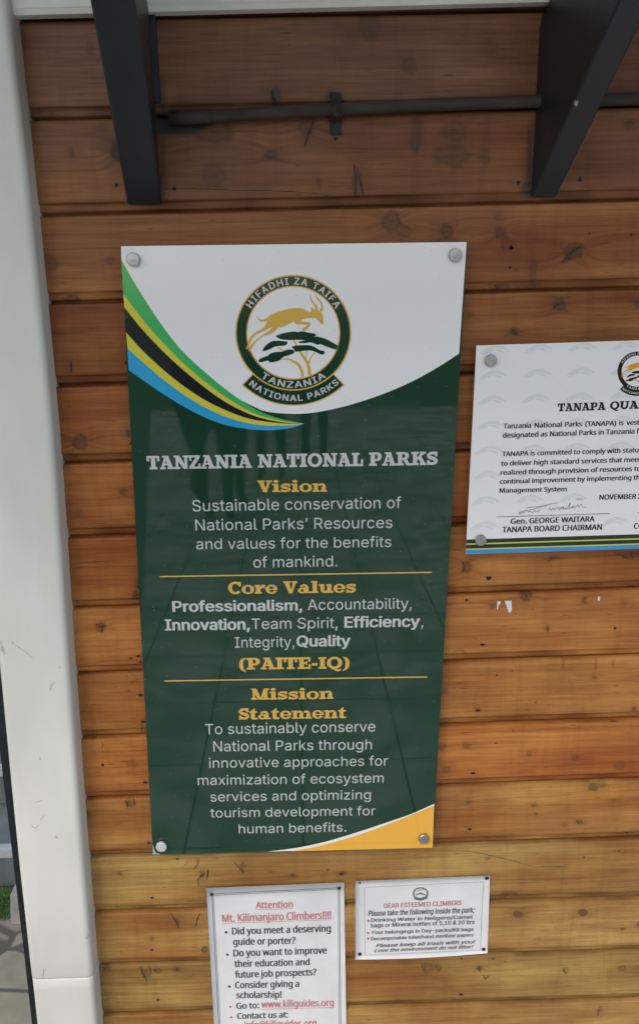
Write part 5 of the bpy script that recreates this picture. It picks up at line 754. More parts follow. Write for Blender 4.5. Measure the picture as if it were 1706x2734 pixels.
z4 = Z(600, 700, 4.0865)
CEN = (748, 770)
def ring_pt(mapf, r, deg, Y): return mapf(CEN[0] + r * math.cos(math.radians(deg)), CEN[1] - r * math.sin(math.radians(deg)), Y)
def arc_text(mb, mapf, s, a0, a1, rb, cap, Y, top=True, m=0):
    """capitals along the ring: top = reading clockwise over the top, else counter-clockwise under the bottom"""
    items, x = [], 0.0
    for ch in s:
        adv, pc = sans(ch, 'A', True)
        items.append((x, adv, pc)); x += adv + .16
    tot = x - .16
    for x0, adv, pc in items:
        mid = (x0 + adv / 2) / tot; ang = math.radians(a0 + (a1 - a0) * mid)
        rad = np.array((math.cos(ang), -math.sin(ang))); tan = np.array((math.sin(ang), math.cos(ang))) if top else np.array((-math.sin(ang), -math.cos(ang)))
        upv = rad if top else -rad
        base = np.array(CEN) + rad * rb
        sx = abs(math.radians(a1 - a0)) * rb / tot
        for piece in pc:
            mb.poly([[mapf(*(base + tan * ((px - adv / 2) * sx) + upv * (py * cap)), Y) for px, py in lp] for lp in piece], m)

IMPALA = [(362, 590), (372, 612), (395, 627), (430, 627), (460, 606), (510, 570), (590, 540), (700, 508), (800, 498), (860, 508), (900, 535), (925, 545), (946, 538), (938, 482), (966, 508), (988, 522), (1040, 530), (1060, 560), (1075, 610), (1078, 682), (1052, 672), (1020, 640), (990, 608),
          (940, 611), (880, 613), (832, 634), (838, 648), (880, 650), (930, 658), (940, 680), (905, 722), (876, 750), (845, 745), (852, 715), (884, 706), (900, 686), (850, 680), (792, 681), (766, 666), (752, 645), (720, 666), (650, 700), (590, 715), (562, 735), (540, 762), (492, 786), (432, 801), (382, 836), (332, 882), (288, 960), (270, 976), (260, 952), (300, 890), (345, 845), (402, 803), (470, 758), (504, 735), (520, 710), (490, 714), (462, 734), (410, 760), (352, 785), (312, 820), (282, 870), (264, 930), (246, 957), (234, 940), (254, 890), (268, 840), (298, 795), (350, 758), (402, 732), (440, 698), (458, 658), (455, 642), (430, 648), (396, 650), (370, 632), (358, 606)]
CANOPY = [[(557, 805), (580, 795), (620, 780), (690, 765), (760, 757), (800, 764), (830, 754), (870, 757), (920, 770), (990, 782), (995, 800), (975, 814), (1010, 812), (1070, 825), (1130, 850), (1190, 885), (1232, 912), (1215, 952), (1150, 935), (1080, 910), (1040, 893), (1015, 902), (960, 880), (930, 875), (880, 883), (820, 882), (800, 873), (850, 858), (880, 851), (800, 847), (720, 850), (640, 845), (590, 832)],
          [(415, 970), (430, 930), (470, 890), (520, 862), (580, 857), (640, 862), (680, 868), (682, 890), (650, 910), (590, 915), (540, 925), (490, 950), (450, 965)],
          [(730, 925), (770, 912), (850, 905), (930, 908), (980, 925), (1040, 960), (1085, 970), (1085, 1000), (1060, 1008), (1010, 990), (950, 965), (880, 965), (800, 975), (770, 975), (755, 950)],
          [(368, 1080), (385, 1055), (430, 1035), (470, 1020), (500, 995), (560, 980), (630, 975), (680, 955), (730, 952), (762, 970), (750, 995), (700, 1015), (640, 1035), (600, 1070), (540, 1090), (490, 1092), (480, 1075), (440, 1080), (400, 1092)]]
TRUNK = [([(928, 1232), (910, 1120), (870, 1050), (830, 990), (780, 905), (755, 845)], [36, 34, 30, 26, 20, 14]), ([(912, 1120), (936, 1045), (980, 985)], [18, 13, 9]), ([(880, 1065), (888, 1010), (895, 965)], [14, 11, 9]),
         ([(850, 1252), (843, 1195), (805, 1120), (740, 1078), (690, 1058), (620, 1060)], [30, 30, 30, 24, 15, 9]), ([(692, 1060), (684, 1035)], [12, 8]), ([(645, 972), (578, 930)], [12, 12])]
HORNS = [([(1000, 525), (1000, 492), (976, 455), (945, 415), (934, 380), (940, 343)], [30, 24, 20, 18, 14, 4]), ([(1045, 535), (1064, 500), (1054, 450), (1026, 412), (1003, 385), (1003, 350)], [30, 22, 20, 18, 14, 4])]

def emblem(parent, mapf, Y, detail=True, cols=None):
    """round park emblem: ring, ribbon, leaping antelope over a flat-topped tree; mapf turns its drawing units into points"""
    g, y_, w_, a_ = cols
    unit = (mapf(CEN[0] + 100, CEN[1], 0 + Y) - mapf(CEN[0], CEN[1], Y)).length / 100
    e = MB(); n = 72
    full = lambda r: [ring_pt(mapf, r, 360 * i / n, Yk) for i in range(n)]
    def band(r0, r1, d0, d1, k, m):
        A = np.linspace(d0, d1, 30)
        e.poly([[ring_pt(mapf, r1, d, Y - k * 1e-4) for d in A] + [ring_pt(mapf, r0, d, Y - k * 1e-4) for d in A[::-1]]], m)
    band(622, 797, 225.5, 314.5, 0, 1); band(632, 784, 226.3, 313.7, 1, 0)
    for k, (r, m) in enumerate(((632, 1), (617, 0), (513, 1), (499, 2))):
        Yk = Y - (2 + k) * 1e-4; e.poly([full(r)], m)
    root = e.build("emblem", [g, y_, w_], parent)
    t = MB(); Yt = Y - 7e-4
    for c in TRUNK:
        pts = spline([(x, y, w) for (x, y), w in zip(*c)], 4); Yt -= 2e-5
        t.stroke([mapf(x, y, Yt) for x, y, w in pts], [w * unit for x, y, w in pts], 1)
    for c in CANOPY: t.poly([[mapf(x, y, Y - 9e-4) for x, y in blob(c, 3)]], 0)
    t.build("acacia_tree", [g, a_], root)
    i_ = MB(); i_.poly([[mapf(x, y, Y - 8.5e-4) for x, y in IMPALA]])
    for c in HORNS:
        pts = spline([(x, y, w) for (x, y), w in zip(*c)], 4); i_.stroke([mapf(x, y, Y - 8.8e-4) for x, y, w in pts], [w * unit for x, y, w in pts])
    i_.build("antelope", [a_], root)
    if detail:
        l = MB()
        arc_text(l, mapf, "HIFADHI ZA TAIFA", 150.5, 29.5, 528, 74, Y - 8e-4)
        l.build("emblem_lettering", [M_grey], root); l = MB()
        arc_text(l, mapf, "TANZANIA", 233.5, 306.5, 600, 70, Y - 8e-4, top=False)
        l.build("emblem_lettering", [M_grey], root); l = MB()
        arc_text(l, mapf, "NATIONAL PARKS", 229, 312.5, 745, 66, Y - 8e-4, top=False)
        l.build("emblem_lettering", [M_grey], root)
    return root

# ------------------------------------------------------------------ large green sign
Y0 = -.030
z3 = Z(300, 620, 1.512); z6 = Z(360, 1180, 1.7581); z7 = Z(360, 1780, 1.7581)
SC = [at(x, y, Y0) for x, y in ((323.5, 657), (1246.5, 645.5), (1154.5, 2263), (408.5, 2282))]
sign = thing("sign_board", "large upright green and white acrylic sign of the national parks with a striped swoosh", "sign", (0, Y0, SC[2].z))
panel("panel", SC, .0042, [M_green, M_edge], sign)
def edgecut(mb, pts, m, Yv, zf): mb.poly([[zf(x, y, Yv) for x, y in pts]], m)
wf = MB()
TLz, TRz = (36.5, 56.5), (1429, 39.5)
white_low = spline([(1399, 490), (1300, 553), (1200, 607), (1100, 650), (1000, 685), (900, 712), (800, 730), (720, 733), (640, 727), (600, 718)], 4)
gtop = spline([(37.5, 112), (100, 220), (180, 345), (270, 465), (380, 570), (500, 665), (600, 725), (690, 756), (776, 773)], 5)
edgecut(wf, [TLz, TRz] + white_low + gtop[::-1][14:], 0, Y0 - 2e-4, z3)
wf.build("white_field", [M_white], sign)
fl = MB()
C0 = gtop
C1 = spline([(45, 248), (110, 335), (190, 430), (300, 540), (430, 645), (560, 725), (680, 761), (776, 773)], 6)
C2 = spline([(49, 302), (120, 390), (220, 495), (330, 592), (450, 681), (570, 740), (680, 766), (776, 773)], 6)
C3 = spline([(57, 405), (130, 485), (230, 575), (330, 650), (430, 706), (550, 752), (680, 771), (776, 773)], 6)
C4 = spline([(62, 468), (130, 530), (220, 605), (330, 682), (450, 742), (570, 775), (690, 781), (776, 773)], 6)
C5 = spline([(67, 557), (150, 615), (250, 681), (350, 736), (450, 776), (560, 796), (650, 799), (720, 790), (776, 773)], 6)
for k, (a, b_) in enumerate(((C0, C1), (C1, C2), (C2, C3), (C3, C4), (C4, C5))):
    edgecut(fl, a[:-1] + [(776, 773)] + b_[:-1][::-1], (0, 1, 2, 1, 3)[k], Y0 - 4e-4, z3)
fl.build("flag_band", [M_fgreen, M_fyel, M_fblk, M_fblu], sign)
cb = MB()
low = z7(1397, 850, Y0)
wt = spline([(1405, 643), (1300, 690), (1200, 725), (1050, 775), (900, 820), (760, 850), (622, 868)], 5)
wb = spline([(735, 865), (850, 845), (1000, 805), (1120, 765), (1250, 715), (1404, 652)], 5)
cb.poly([[z7(x, y, Y0 - 2e-4) for x, y in wt] + [z7(735, 865, Y0 - 2e-4)] + [z7(x, y, Y0 - 2e-4) for x, y in wb[1:]]], 1)
bA = SC[2] + Vector((0, -3e-4, 0)); t_ = .53; bB = SC[2].lerp(SC[3], t_) + Vector((0, -3e-4, 0))
cb.poly([[z7(x, y, Y0 - 3e-4) for x, y in wb] + [bA] + [z7(740, 866.5, Y0 - 3e-4)]], 0)
cb.build("corner_band", [M_amber, M_white], sign)
zbl = Z(360, 2150, 7.56); ch_ = MB(); ch_.poly([[zbl(x, y, Y0 - 2e-4) for x, y in ((362, 790), (392, 870), (430, 960), (520, 985), (520, 990), (371, 993))]]); ch_.build("bare_corner", [M_chip], sign)
emblem(sign, z4, Y0 - 3e-4, True, (M_green, M_gold, M_white, M_gold))
YT = Y0 - 4e-4
t = MB(); ln(t, z6, "TANZANIA NATIONAL PARKS", 60, 129, 1420, 107, 63, YT, font='S'); t.build("title_lettering", [M_grey], sign)
for s, a in (("Vision", (577, 236, 902, 233, 55)), ("Core Values", (440, 714, 1037, 706, 57)), ("(PAITE-IQ)", (491, 1069, 1007, 1062, 55))):
    t = MB(); ln(t, z6, s, *a, YT, font='S'); t.build("heading_lettering", [M_gold], sign)
t = MB()
for s, a in (("Mission", (547, 155, 932, 150, 52)), ("Statement", (489, 248, 992, 240, 53))): ln(t, z7, s, *a, YT, font='S')
t.build("heading_lettering", [M_gold], sign)
t = MB()
for s, a in (("Sustainable conservation of", (272, 326, 1249, 310, 53)), ("National Parks’ Resources", (286, 416, 1208, 403, 52)), ("and values for the benefits", (290, 504, 1203, 493, 50)), ("of mankind.", (557, 590, 950, 584, 51))): ln(t, z6, s, *a, YT)
t.build("body_lettering", [M_grey], sign)
t = MB()
for s, a, b_ in (("Professionalism,", (178, 797, 787, 790, 49), True), ("Accountability,", (812, 789, 1298, 782, 50), False), ("Innovation,", (143, 884, 541, 880, 50), True), ("Team Spirit", (549, 879, 936, 873, 50), False), (",", (941, 873, 951, 873, 50), True),
                 ("Efficiency", (983, 871, 1337, 866, 50), True), (",", (1343, 867, 1353, 867, 50), False), ("Integrity,", (471, 966, 749, 962, 50), False), ("Quality", (759, 960, 1012, 957, 50), True)): ln(t, z6, s, *a, YT, bold=b_)
t.build("body_lettering", [M_grey], sign)
t = MB()
for s, a in (("To sustainably conserve", (332, 318, 1128, 304, 49)), ("National Parks through", (370, 398, 1112, 388, 48)), ("innovative approaches for", (350, 475, 1187, 464, 46)), ("maximization of ecosystem", (297, 556, 1167, 544, 45)), ("services and optimizing", (356, 633, 1107, 622, 44)),
             ("tourism development for", (356, 708, 1128, 697, 43)), ("human benefits.", (489, 783, 992, 774, 43))): ln(t, z7, s, *a, YT)
t.build("body_lettering", [M_grey], sign)
for a in ((119, 632, 1393, 612), (139, 1122, 1373, 1103)):
    t = MB(); A, B = z6(a[0], a[1], YT), z6(a[2], a[3], YT); t.stroke([A, B], [.0026, .0026]); t.build("divider_line", [M_gold], sign)
for x, y in ((355.6, 692.5), (1215.5, 681), (1131.5, 2242), (431, 2262.5)): bolt(sign, at(x, y, Y0 - .008), Y0, m=M_steel_lit if x == 431 else None, label="bright polished standoff bolt" if x == 431 else None)  # lower left cap carries the floor's reflection as a lighter colour
for x, y in ((411.5, 1625), (1154.5, 1620)):
    t = MB(); p = at(x, y, Y0); t.lathe((p.x, Y0 + .001, p.z), (0, -1, 0), [(0, .0042), (.0014, .0042), (.0019, .0034), (.0012, .0022), (.0004, .0015)], 20); t.build("screw", [M_jamb], sign)

# ------------------------------------------------------------------ white acrylic notice on the right
ze = Z(1220, 880, 3.1111); Y1 = -.026
TL, BL = ze(160, 132, Y1), ze(72, 1865, Y1); TR, BR = ze(2826, 132 - .0318 * 2666, Y1), ze(2790, 1865 - .0318 * 2718, Y1)
note = thing("acrylic_notice", "white acrylic quality policy notice with striped lower edge at the right of the green sign", "sign", ((TL.x + TR.x) / 2, Y1, BL.z))
panel("panel", [TL, TR, BR, BL], .004, [M_white, M_edge], note)
def dn(x, y0): return y0 - .0312 * (x - 76)     # follow the sheet's lower edge
st = MB()
def strip(y0, y1, m, k):
    st.poly([[ze(78 - (y0 - 1745) * .05, y0, Y1 - k), ze(2792, dn(2792, y0), Y1 - k), ze(2792, dn(2792, y1), Y1 - k), ze(78 - (y1 - 1745) * .05, y1, Y1 - k)]], m)
strip(1744, 1828, 0, 2e-4); strip(1777, 1788, 1, 3e-4); strip(1820, 1831, 1, 4e-4); strip(1831, 1864, 2, 3e-4)
st.build("striped_edge", [M_dk, M_lime, M_blue2], note)
wm = MB()
wmk = [[(-118, 42), (-70, -2), (-10, -30), (50, -32), (104, -6), (124, 14), (70, 4), (10, -8), (-50, 10)], [(-100, 46), (-50, 10), (0, 0), (-30, 22)], [(-10, 6), (40, 2), (84, 26), (60, 28), (20, 14)]]
for row in range(8):
    for c in range(4):
        cx, cy = 308 + 362 * c - 13 * row, 163 - 12 * c + 209 * row
        wm = MB()
        for q in wmk:
            P = [(cx + x, cy + y) for x, y in blob(q, 3)]
            wm.poly([[ze(x, y, Y1 - 1.5e-4) for x, y in P]])
        wm.build("watermark_tree", [M_wmk], note)
uE = 163 / 632
emblem(note, lambda x, y, Y=0: ze(1493 + (x - 748) * uE, 345 + (y - 770) * uE - .03 * (x - 748) * uE, Y), Y1 - 3e-4, True, (M_dk, M_dk, M_white, print_mat("print_orange", (.75, .33, .03))))
YN = Y1 - 4e-4
t = MB(); ln(t, ze, "TANAPA", 833, 680, 1229, 667, 66, YN, font='S'); ln(t, ze, "QUAL", 1265, 664, 1565, 654, 66, YN, font='S'); t.build("title_lettering", [M_ink], note)
t = MB()
for s, a in (("Tanzania", (383, 822, 613, 815, 41)), ("National", (640, 815, 868, 808, 41)), ("Parks", (893, 807, 1035, 803, 40)), ("(TANAPA)", (1060, 803, 1318, 797, 40)), ("is", (1342, 794, 1380, 793, 39)), ("vest", (1402, 793, 1512, 789, 39)),
             ("designated as National Parks in Tanzania f", (376, 899, 1512, 862, 41)),): ln(t, ze, s, *a, YN, font='C', bold=True)
t.build("body_lettering", [M_ink], note)
t = MB()
for s, a in (("TANAPA is committed to comply with statu", (370, 1053, 1503, 1019, 39)), ("to deliver high standard services that meet", (362, 1131, 1522, 1097, 39)),
             ("realized through provision of resources to", (358, 1207, 1522, 1172, 38)), ("continual improvement by implementing th", (353, 1281, 1515, 1246, 38)), ("Management System", (350, 1356, 908, 1342, 38)),): ln(t, ze, s, *a, YN, font='C', bold=True)
t.build("body_lettering", [M_ink], note)
t = MB()
for s, a in (("NOVEMBER 2", (1177, 1413, 1530, 1404, 40)),): ln(t, ze, s, *a, YN, font='C', bold=True)
t.build("date_lettering", [M_ink], note)
t = MB()
for s, a in (("Gen. GEORGE WAITARA", (442, 1615, 1140, 1593, 44)), ("TANAPA BOARD CHAIRMAN", (372, 1685, 1200, 1662, 46)),): ln(t, ze, s, *a, YN, font='C', bold=True)
t.build("signatory_lettering", [M_ink], note)
t = MB()
for s, a in (("CO", (1463, 1654, 1545, 1652, 45)),): ln(t, ze, s, *a, YN, font='C', bold=True)
t.build("signatory_lettering", [M_ink], note)
t = MB()
for a in ((325, 1557, 1263, 1528), (1495, 1522, 2300, 1497)): t.stroke([ze(a[0], a[1], YN), ze(a[2], a[3], YN)], [.0011, .0011])
t.build("ruled_line", [M_ink], note)
t = MB(); kq = 0
for pts in ([(512, 1522), (530, 1513), (548, 1518), (520, 1534), (512, 1526), (545, 1512), (580, 1498)], [(555, 1527), (575, 1500), (590, 1514), (606, 1508), (622, 1520), (640, 1504), (658, 1513), (690, 1500)], [(570, 1483), (700, 1465), (836, 1437)], [(590, 1501), (660, 1484), (745, 1462)],
            [(755, 1500), (770, 1480), (777, 1503), (800, 1480), (806, 1499), (836, 1474)], [(876, 1473), (843, 1486), (850, 1499), (880, 1470), (880, 1493), (900, 1479), (906, 1493), (938, 1438), (926, 1487), (952, 1478), (966, 1460), (950, 1479), (982, 1472), (1001, 1454), (1006, 1477), (1030, 1450), (1042, 1472), (1072, 1481)], [(990, 1409), (1018, 1406), (1048, 1410)], [(925, 1414), (932, 1416)]):
    kq += 1; L = spline(pts, 5); t.stroke([ze(x, y, YN - kq * 2e-5) for x, y in L], [.0008] * len(L))
t.build("signature", [M_ink], note)
for x, y in ((281, 257), (196, 1753), (2700, 180), (2640, 1676)): bolt(note, ze(x, y, Y1 - .008), Y1, .0108)

# ------------------------------------------------------------------ paper notices
def sheet(name, pts_rows, parent, m, th=.0006):
    """a slightly buckled laminated sheet from a grid of points"""
    nr, nc = len(pts_rows), len(pts_rows[0]); v = [p for r in pts_rows for p in r]; b = [p + Vector((0, th, 0)) for p in v]
    f = []
    for i in range(nr - 1):
        for j in range(nc - 1):
            q = (i * nc + j, (i + 1) * nc + j, (i + 1) * nc + j + 1, i * nc + j + 1); f.append(q); f.append(tuple(nr * nc + x for x in reversed(q)))
    def side(L):
        for a, c in zip(L, L[1:]): f.append((a, c, nr * nc + c, nr * nc + a))
    side([j for j in range(nc)][::-1]); side([(nr - 1) * nc + j for j in range(nc)]); side([i * nc for i in range(nr)]); side([i * nc + nc - 1 for i in range(nr)][::-1])
    return obj(name, v + b, f, [m], parent, smooth=True)
def grid(TL, TR, BR, BL, wav, n=14, bow=0.0):
    rows = []
    for i in range(n + 1):
        a = i / n; r = []
        for j in range(n + 1):
            c = j / n; p = TL.lerp(TR, c).lerp(BL.lerp(BR, c), a)
            p = p + Vector((0, -wav * (.5 + .5 * math.sin(c * 5 + a * 3)) * math.sin(math.pi * a) ** .5 * 0 - wav * (1 if a > .93 else 0) * math.sin(math.pi * c), -bow * math.sin(math.pi * c) * a))
            r.append(p)
        rows.append(r)
    return rows
def tack(parent, p, r=.0042, Y=-.004):
    b = MB(); b.lathe((p.x, Y + .0015, p.z), (0, -1, 0), [(0, r), (.0022, r), (.0030, r * .8), (.0034, r * .35)], 18); b.build("tack", [M_tack], parent, True)

YA = -.004; YAt = YA - 3e-4
z8 = Z(520, 2300, 1.8439)
att = thing("paper_notice", "tall laminated white notice to climbers with red heading tacked below the green sign", "notice", (z8(400, 860, YA).x, YA, z8(400, 900, YA).z), "laminated notices under the signs")
sheet("sheet", grid(z8(58, 132, YA), z8(735, 104, YA), z8(748, 905, YA), z8(102, 925, YA), 0), att, M_paper)
t = MB()
for o_ in (0, 7):
    A, B, C, D = z8(85 + o_, 160 + o_, YAt), z8(712 - o_, 130 + o_, YAt), z8(719 - o_, 885, YAt), z8(124 + o_, 905, YAt)
    w = .0011 if o_ else .0016
    for i, (p, q) in enumerate(((A, B), (B, C), (C, D), (D, A))): t.stroke([p + Vector((0, -2e-5 * i, 0)), q + Vector((0, -2e-5 * i, 0))], [w, w])
t.build("border_line", [M_bgry], att)
t = MB()
for s, a in (("Attention", (300, 232, 485, 226, 33)), ("Mt. Kilimanjaro Climbers!!!!", (136, 298, 672, 281, 36)), ): ln(t, z8, s, *a, YAt, font='C', bold=True)
def under(*L):
    for a in L: t.stroke([z8(a[0], a[1], YAt - 3e-5), z8(a[2], a[3], YAt - 3e-5)], [.0011, .0011])
under((300, 238, 485, 232), (136, 305, 674, 287)); t.build("heading_lettering", [M_pink], att)
t = MB()
for s, a in (("www.kiliguides.org", (328, 720, 685, 711, 33)), ("info@kiliguides.org", (245, 822, 600, 811, 33))): ln(t, z8, s, *a, YAt, font='C', bold=True)
under((328, 728, 685, 719))
def dot(mb, p, r): mb.poly([[p + Vector((r * math.cos(2 * math.pi * q / 14), 0, r * math.sin(2 * math.pi * q / 14))) for q in range(14)]])
t.build("address_lettering", [M_pink], att)
for x, y in ((177, 716), (181, 767)): t = MB(); dot(t, z8(x, y, YAt), .0031); t.build("bullet_point", [M_pink], att)
t = MB()
for s, a in (("Did you meet a deserving", (184, 360, 670, 345, 33)), ("guide or porter?", (190, 412, 497, 405, 33)), ("Do you want to improve", (191, 468, 651, 453, 33)), ("their education and", (196, 520, 566, 510, 32)), ("future job prospects?", (199, 573, 599, 560, 32)), ("Consider giving a", (199, 625, 515, 617, 32)),
             ("scholarship!", (205, 674, 428, 670, 31)), ("Go to:", (205, 726, 318, 722, 29)), ("Contact us at:", (209, 776, 460, 768, 29))): ln(t, z8, s, *a, YAt, font='C', bold=True)
t.build("black_lettering", [M_pkd], att)
for x, y in ((155, 349), (161, 459), (171, 616)): t = MB(); dot(t, z8(x, y, YAt), .0034); t.build("bullet_point", [M_pkd], att)
for x, y in ((85, 162), (711, 131)): tack(att, z8(x, y, YA), .0042)

dear = thing("paper_notice", "small wide white notice with dashed border tacked beside the taller notice", "notice", (z8(1110, 480, YA).x, YA, z8(1110, 480, YA).z), "laminated notices under the signs")
sheet("sheet", grid(z8(790, 98, YA), z8(1452, 70, YA), z8(1440, 452, YA), z8(790, 484, YA), 0, 16, .004), dear, M_paper)
t = MB()
loop = [(835, 128), (1420, 100), (1404, 437), (838, 462)]
for i in range(4):
    (xa, ya), (xb, yb) = loop[i], loop[(i + 1) % 4]; n = 90 if i % 2 == 0 else 55
    for q in range(n):
        f0, f1 = q / n, (q + .62) / n
        t.stroke([z8(xa + (xb - xa) * f, ya + (yb - ya) * f, YAt) for f in (f0, f1)], [.0014, .0014])
t.build("dashed_border", [M_bgry], dear)
t = MB(); ln(t, z8, "DEAR ESTEEMED CLIMBERS", 931, 230, 1313, 214, 22, YAt, bold=True); 
t.build("red_lettering", [M_purp], dear)
for x, y in ((855, 293), (853, 352), (853, 380)): t = MB(); dot(t, z8(x, y, YAt), .0031); t.build("bullet_point", [M_purp], dear)
t = MB()
for s, a, sl_ in (("Please take the following inside the park;", (853, 269, 1377, 251, 26), .2), ("Drinking Water in Neligens/Camel", (867, 298, 1367, 281, 17), 0), ("bags or Mineral bottles of 5,10 & 20 ltrs", (867, 325, 1376, 307, 19), 0), ("Your belongings in Day-packs/Kit bags", (867, 358, 1371, 342, 17), 0),
                  ("Decomposable toilet/hand sterilizer papers", (867, 389, 1371, 369, 16), 0), ("Please keep all trash with you!", (890, 423, 1381, 403, 17), .35), ("Love the environment do not litter!", (882, 447, 1372, 427, 16), .35)): ln(t, z8, s, *a, YAt, bold=True, slant=sl_)
t.build("black_lettering", [M_pkd], dear)
M_eg = mat("faded_green_ink", (.06, .16, .12), .4); M_ey = mat("faded_tan_ink", (.45, .40, .26), .4)
e8 = lambda r, d: z8(1111 + r * math.cos(d), 158 - r * .80 * math.sin(d), YAt)
t = MB(); A_ = [2 * math.pi * i / 36 for i in range(36)]
t.poly([[e8(39, d) for d in A_], [e8(31, d) for d in A_][::-1]], 0)
t.stroke([z8(x, y, YAt - 3e-5) for x, y in ((1085, 166), (1110, 156), (1140, 168))], [.0025, .005, .002], 0)
t.stroke([z8(x, y, YAt - 3e-5) for x, y in ((1085, 152), (1105, 140), (1132, 138))], [.001, .004, .002], 1)
t.stroke([z8(x, y, YAt - 6e-5) for x, y in ((1080, 180), (1110, 187), (1144, 176))], [.007, .0075, .007], 2)
t.build("emblem", [M_bgry, M_ey, M_eg], dear)
for x, y, r in ((1436, 82, .0046), (1420, 432, .0046), (812, 456, .0046), (812, 105, .0022)): tack(dear, z8(x, y, YA), r)

# torn bits of white paper left on the boards
for pts, lab in ((((515, 540), (541, 538), (540, 552), (530, 562), (518, 598), (513, 594), (518, 560)), "small torn hook of white paper stuck to the boards, left of the wider paper scrap"), (((568, 536), (617, 535), (618, 572), (620, 600), (608, 619), (596, 616), (583, 575)), "wider torn tongue of white paper stuck to the boards below the acrylic notice"),
                 (((1222, 506), (1237, 505), (1236, 528), (1228, 540), (1220, 532)), "tiny torn speck of white paper stuck to the boards far right below the notice")):
    b = MB(); b.prism([zq6(x, y, -.0020) for x, y in pts], [zq6(x, y, -.0008) for x, y in pts])
    tag(b.build("paper_scrap", [M_paper]), lab, "paper", "torn paper scraps on the boards")

# ------------------------------------------------------------------ ground and what is seen past the post
def slab_mat():
    m = bpy.data.materials.new("stone_paving"); m.use_nodes = True; n = m.node_tree; L = n.links.new; b = n.nodes['Principled BSDF']
    g = n.nodes.new('ShaderNodeNewGeometry'); v = n.nodes.new('ShaderNodeTexVoronoi'); v.feature = 'DISTANCE_TO_EDGE'; v.inputs['Scale'].default_value = 5.5
    v2 = n.nodes.new('ShaderNodeTexVoronoi'); v2.inputs['Scale'].default_value = 5.5
    L(g.outputs['Position'], v.inputs['Vector']); L(g.outputs['Position'], v2.inputs['Vector'])
    r = n.nodes.new('ShaderNodeValToRGB'); r.color_ramp.elements[0].position = .02; r.color_ramp.elements[1].position = .05
    L(v.outputs[0], r.inputs[0])
    t = n.nodes.new('ShaderNodeTexNoise'); t.inputs['Scale'].default_value = 14; t.inputs['Detail'].default_value = 8; L(g.outputs['Position'], t.inputs['Vector'])
    r2 = n.nodes.new('ShaderNodeValToRGB'); r2.color_ramp.elements[0].color = (.15, .135, .11, 1); r2.color_ramp.elements[1].color = (.38, .33, .25, 1); L(t.outputs[0], r2.inputs[0])
    mx = n.nodes.new('ShaderNodeMix'); mx.data_type = 'RGBA'; mx.inputs[6].default_value = (.08, .075, .06, 1); L(r.outputs[0], mx.inputs[0])
    mx2 = n.nodes.new('ShaderNodeMix'); mx2.data_type = 'RGBA'; mx2.blend_type = 'MULTIPLY'; mx2.inputs[0].default_value = .14
    L(r2.outputs[0], mx2.inputs[6]); L(v2.outputs['Color'], mx2.inputs[7]); L(mx2.outputs[2], mx.inputs[7]); L(mx.outputs[2], b.inputs['Base Color']); b.inputs['Roughness'].default_value = .7
    return m
def tile_mat():
    m = bpy.data.materials.new("concrete_tiles"); m.use_nodes = True; n = m.node_tree; L = n.links.new; b = n.nodes['Principled BSDF']
    g = n.nodes.new('ShaderNodeNewGeometry'); br = n.nodes.new('ShaderNodeTexBrick'); br.offset = 0; br.inputs['Scale'].default_value = 1
    br.inputs['Brick Width'].default_value = .44; br.inputs['Row Height'].default_value = .55; br.inputs['Mortar Size'].default_value = .0055
    br.inputs['Color1'].default_value = (.54, .54, .50, 1); br.inputs['Color2'].default_value = (.48, .48, .45, 1); br.inputs['Mortar'].default_value = (.035, .035, .032, 1)
    L(g.outputs['Position'], br.inputs['Vector'])
    t = n.nodes.new('ShaderNodeTexNoise'); t.inputs['Scale'].default_value = 9; t.inputs['Detail'].default_value = 8; L(g.outputs['Position'], t.inputs['Vector'])
    r2 = n.nodes.new('ShaderNodeValToRGB'); t.inputs['Scale'].default_value = 2.2; t.inputs['Distortion'].default_value = 1.5; r2.color_ramp.elements[0].position = .38; r2.color_ramp.elements[1].position = .62; r2.color_ramp.elements[0].color = (.5, .5, .5, 1); r2.color_ramp.elements[1].color = (1.15, 1.15, 1.15, 1); L(t.outputs[0], r2.inputs[0])
    mx = n.nodes.new('ShaderNodeMix'); mx.data_type = 'RGBA'; mx.blend_type = 'MULTIPLY'; mx.inputs[0].default_value = 1.0
    L(br.outputs[0], mx.inputs[6]); L(r2.outputs[0], mx.inputs[7]); L(mx.outputs[2], b.inputs['Base Color']); b.inputs['Roughness'].default_value = .75
    return m
M_grass = mat("grass", (.05, .13, .03), .8, .2, var=.5, vscale=60)
def flat(name, x0, y0, x1, y1, z, m): return obj(name, [(x0, y0, z), (x1, y0, z), (x1, y1, z), (x0, y1, z)], [(0, 1, 2, 3)], m)
tag(flat("ground", -120, -120, 120, 120, -.012, mat("earth_grass", (.06, .11, .035), .9, .2, var=.5, vscale=2)), kind='structure')
tag(obj("terrace", [(-.45, 0, -.003), (-2.75, -13.5, -.003), (5.5, -13.5, -.003), (5.5, 0, -.003)], [(0, 1, 2, 3)], tile_mat()), kind='structure')
tag(flat("road", -9, -14, 6, 0.0, -.0075, mat("asphalt", (.045, .047, .05), .85, var=.3, vscale=30)), kind='structure')
tag(flat("pavement", -3.2, 0.0, 1.75, .72, 0.0, slab_mat()), kind='structure')
tag(flat("lawn_bed", -3.2, .72, -.96, .86, 0.0, M_grass), kind='structure')
gb = MB(); rg = random.Random(5)
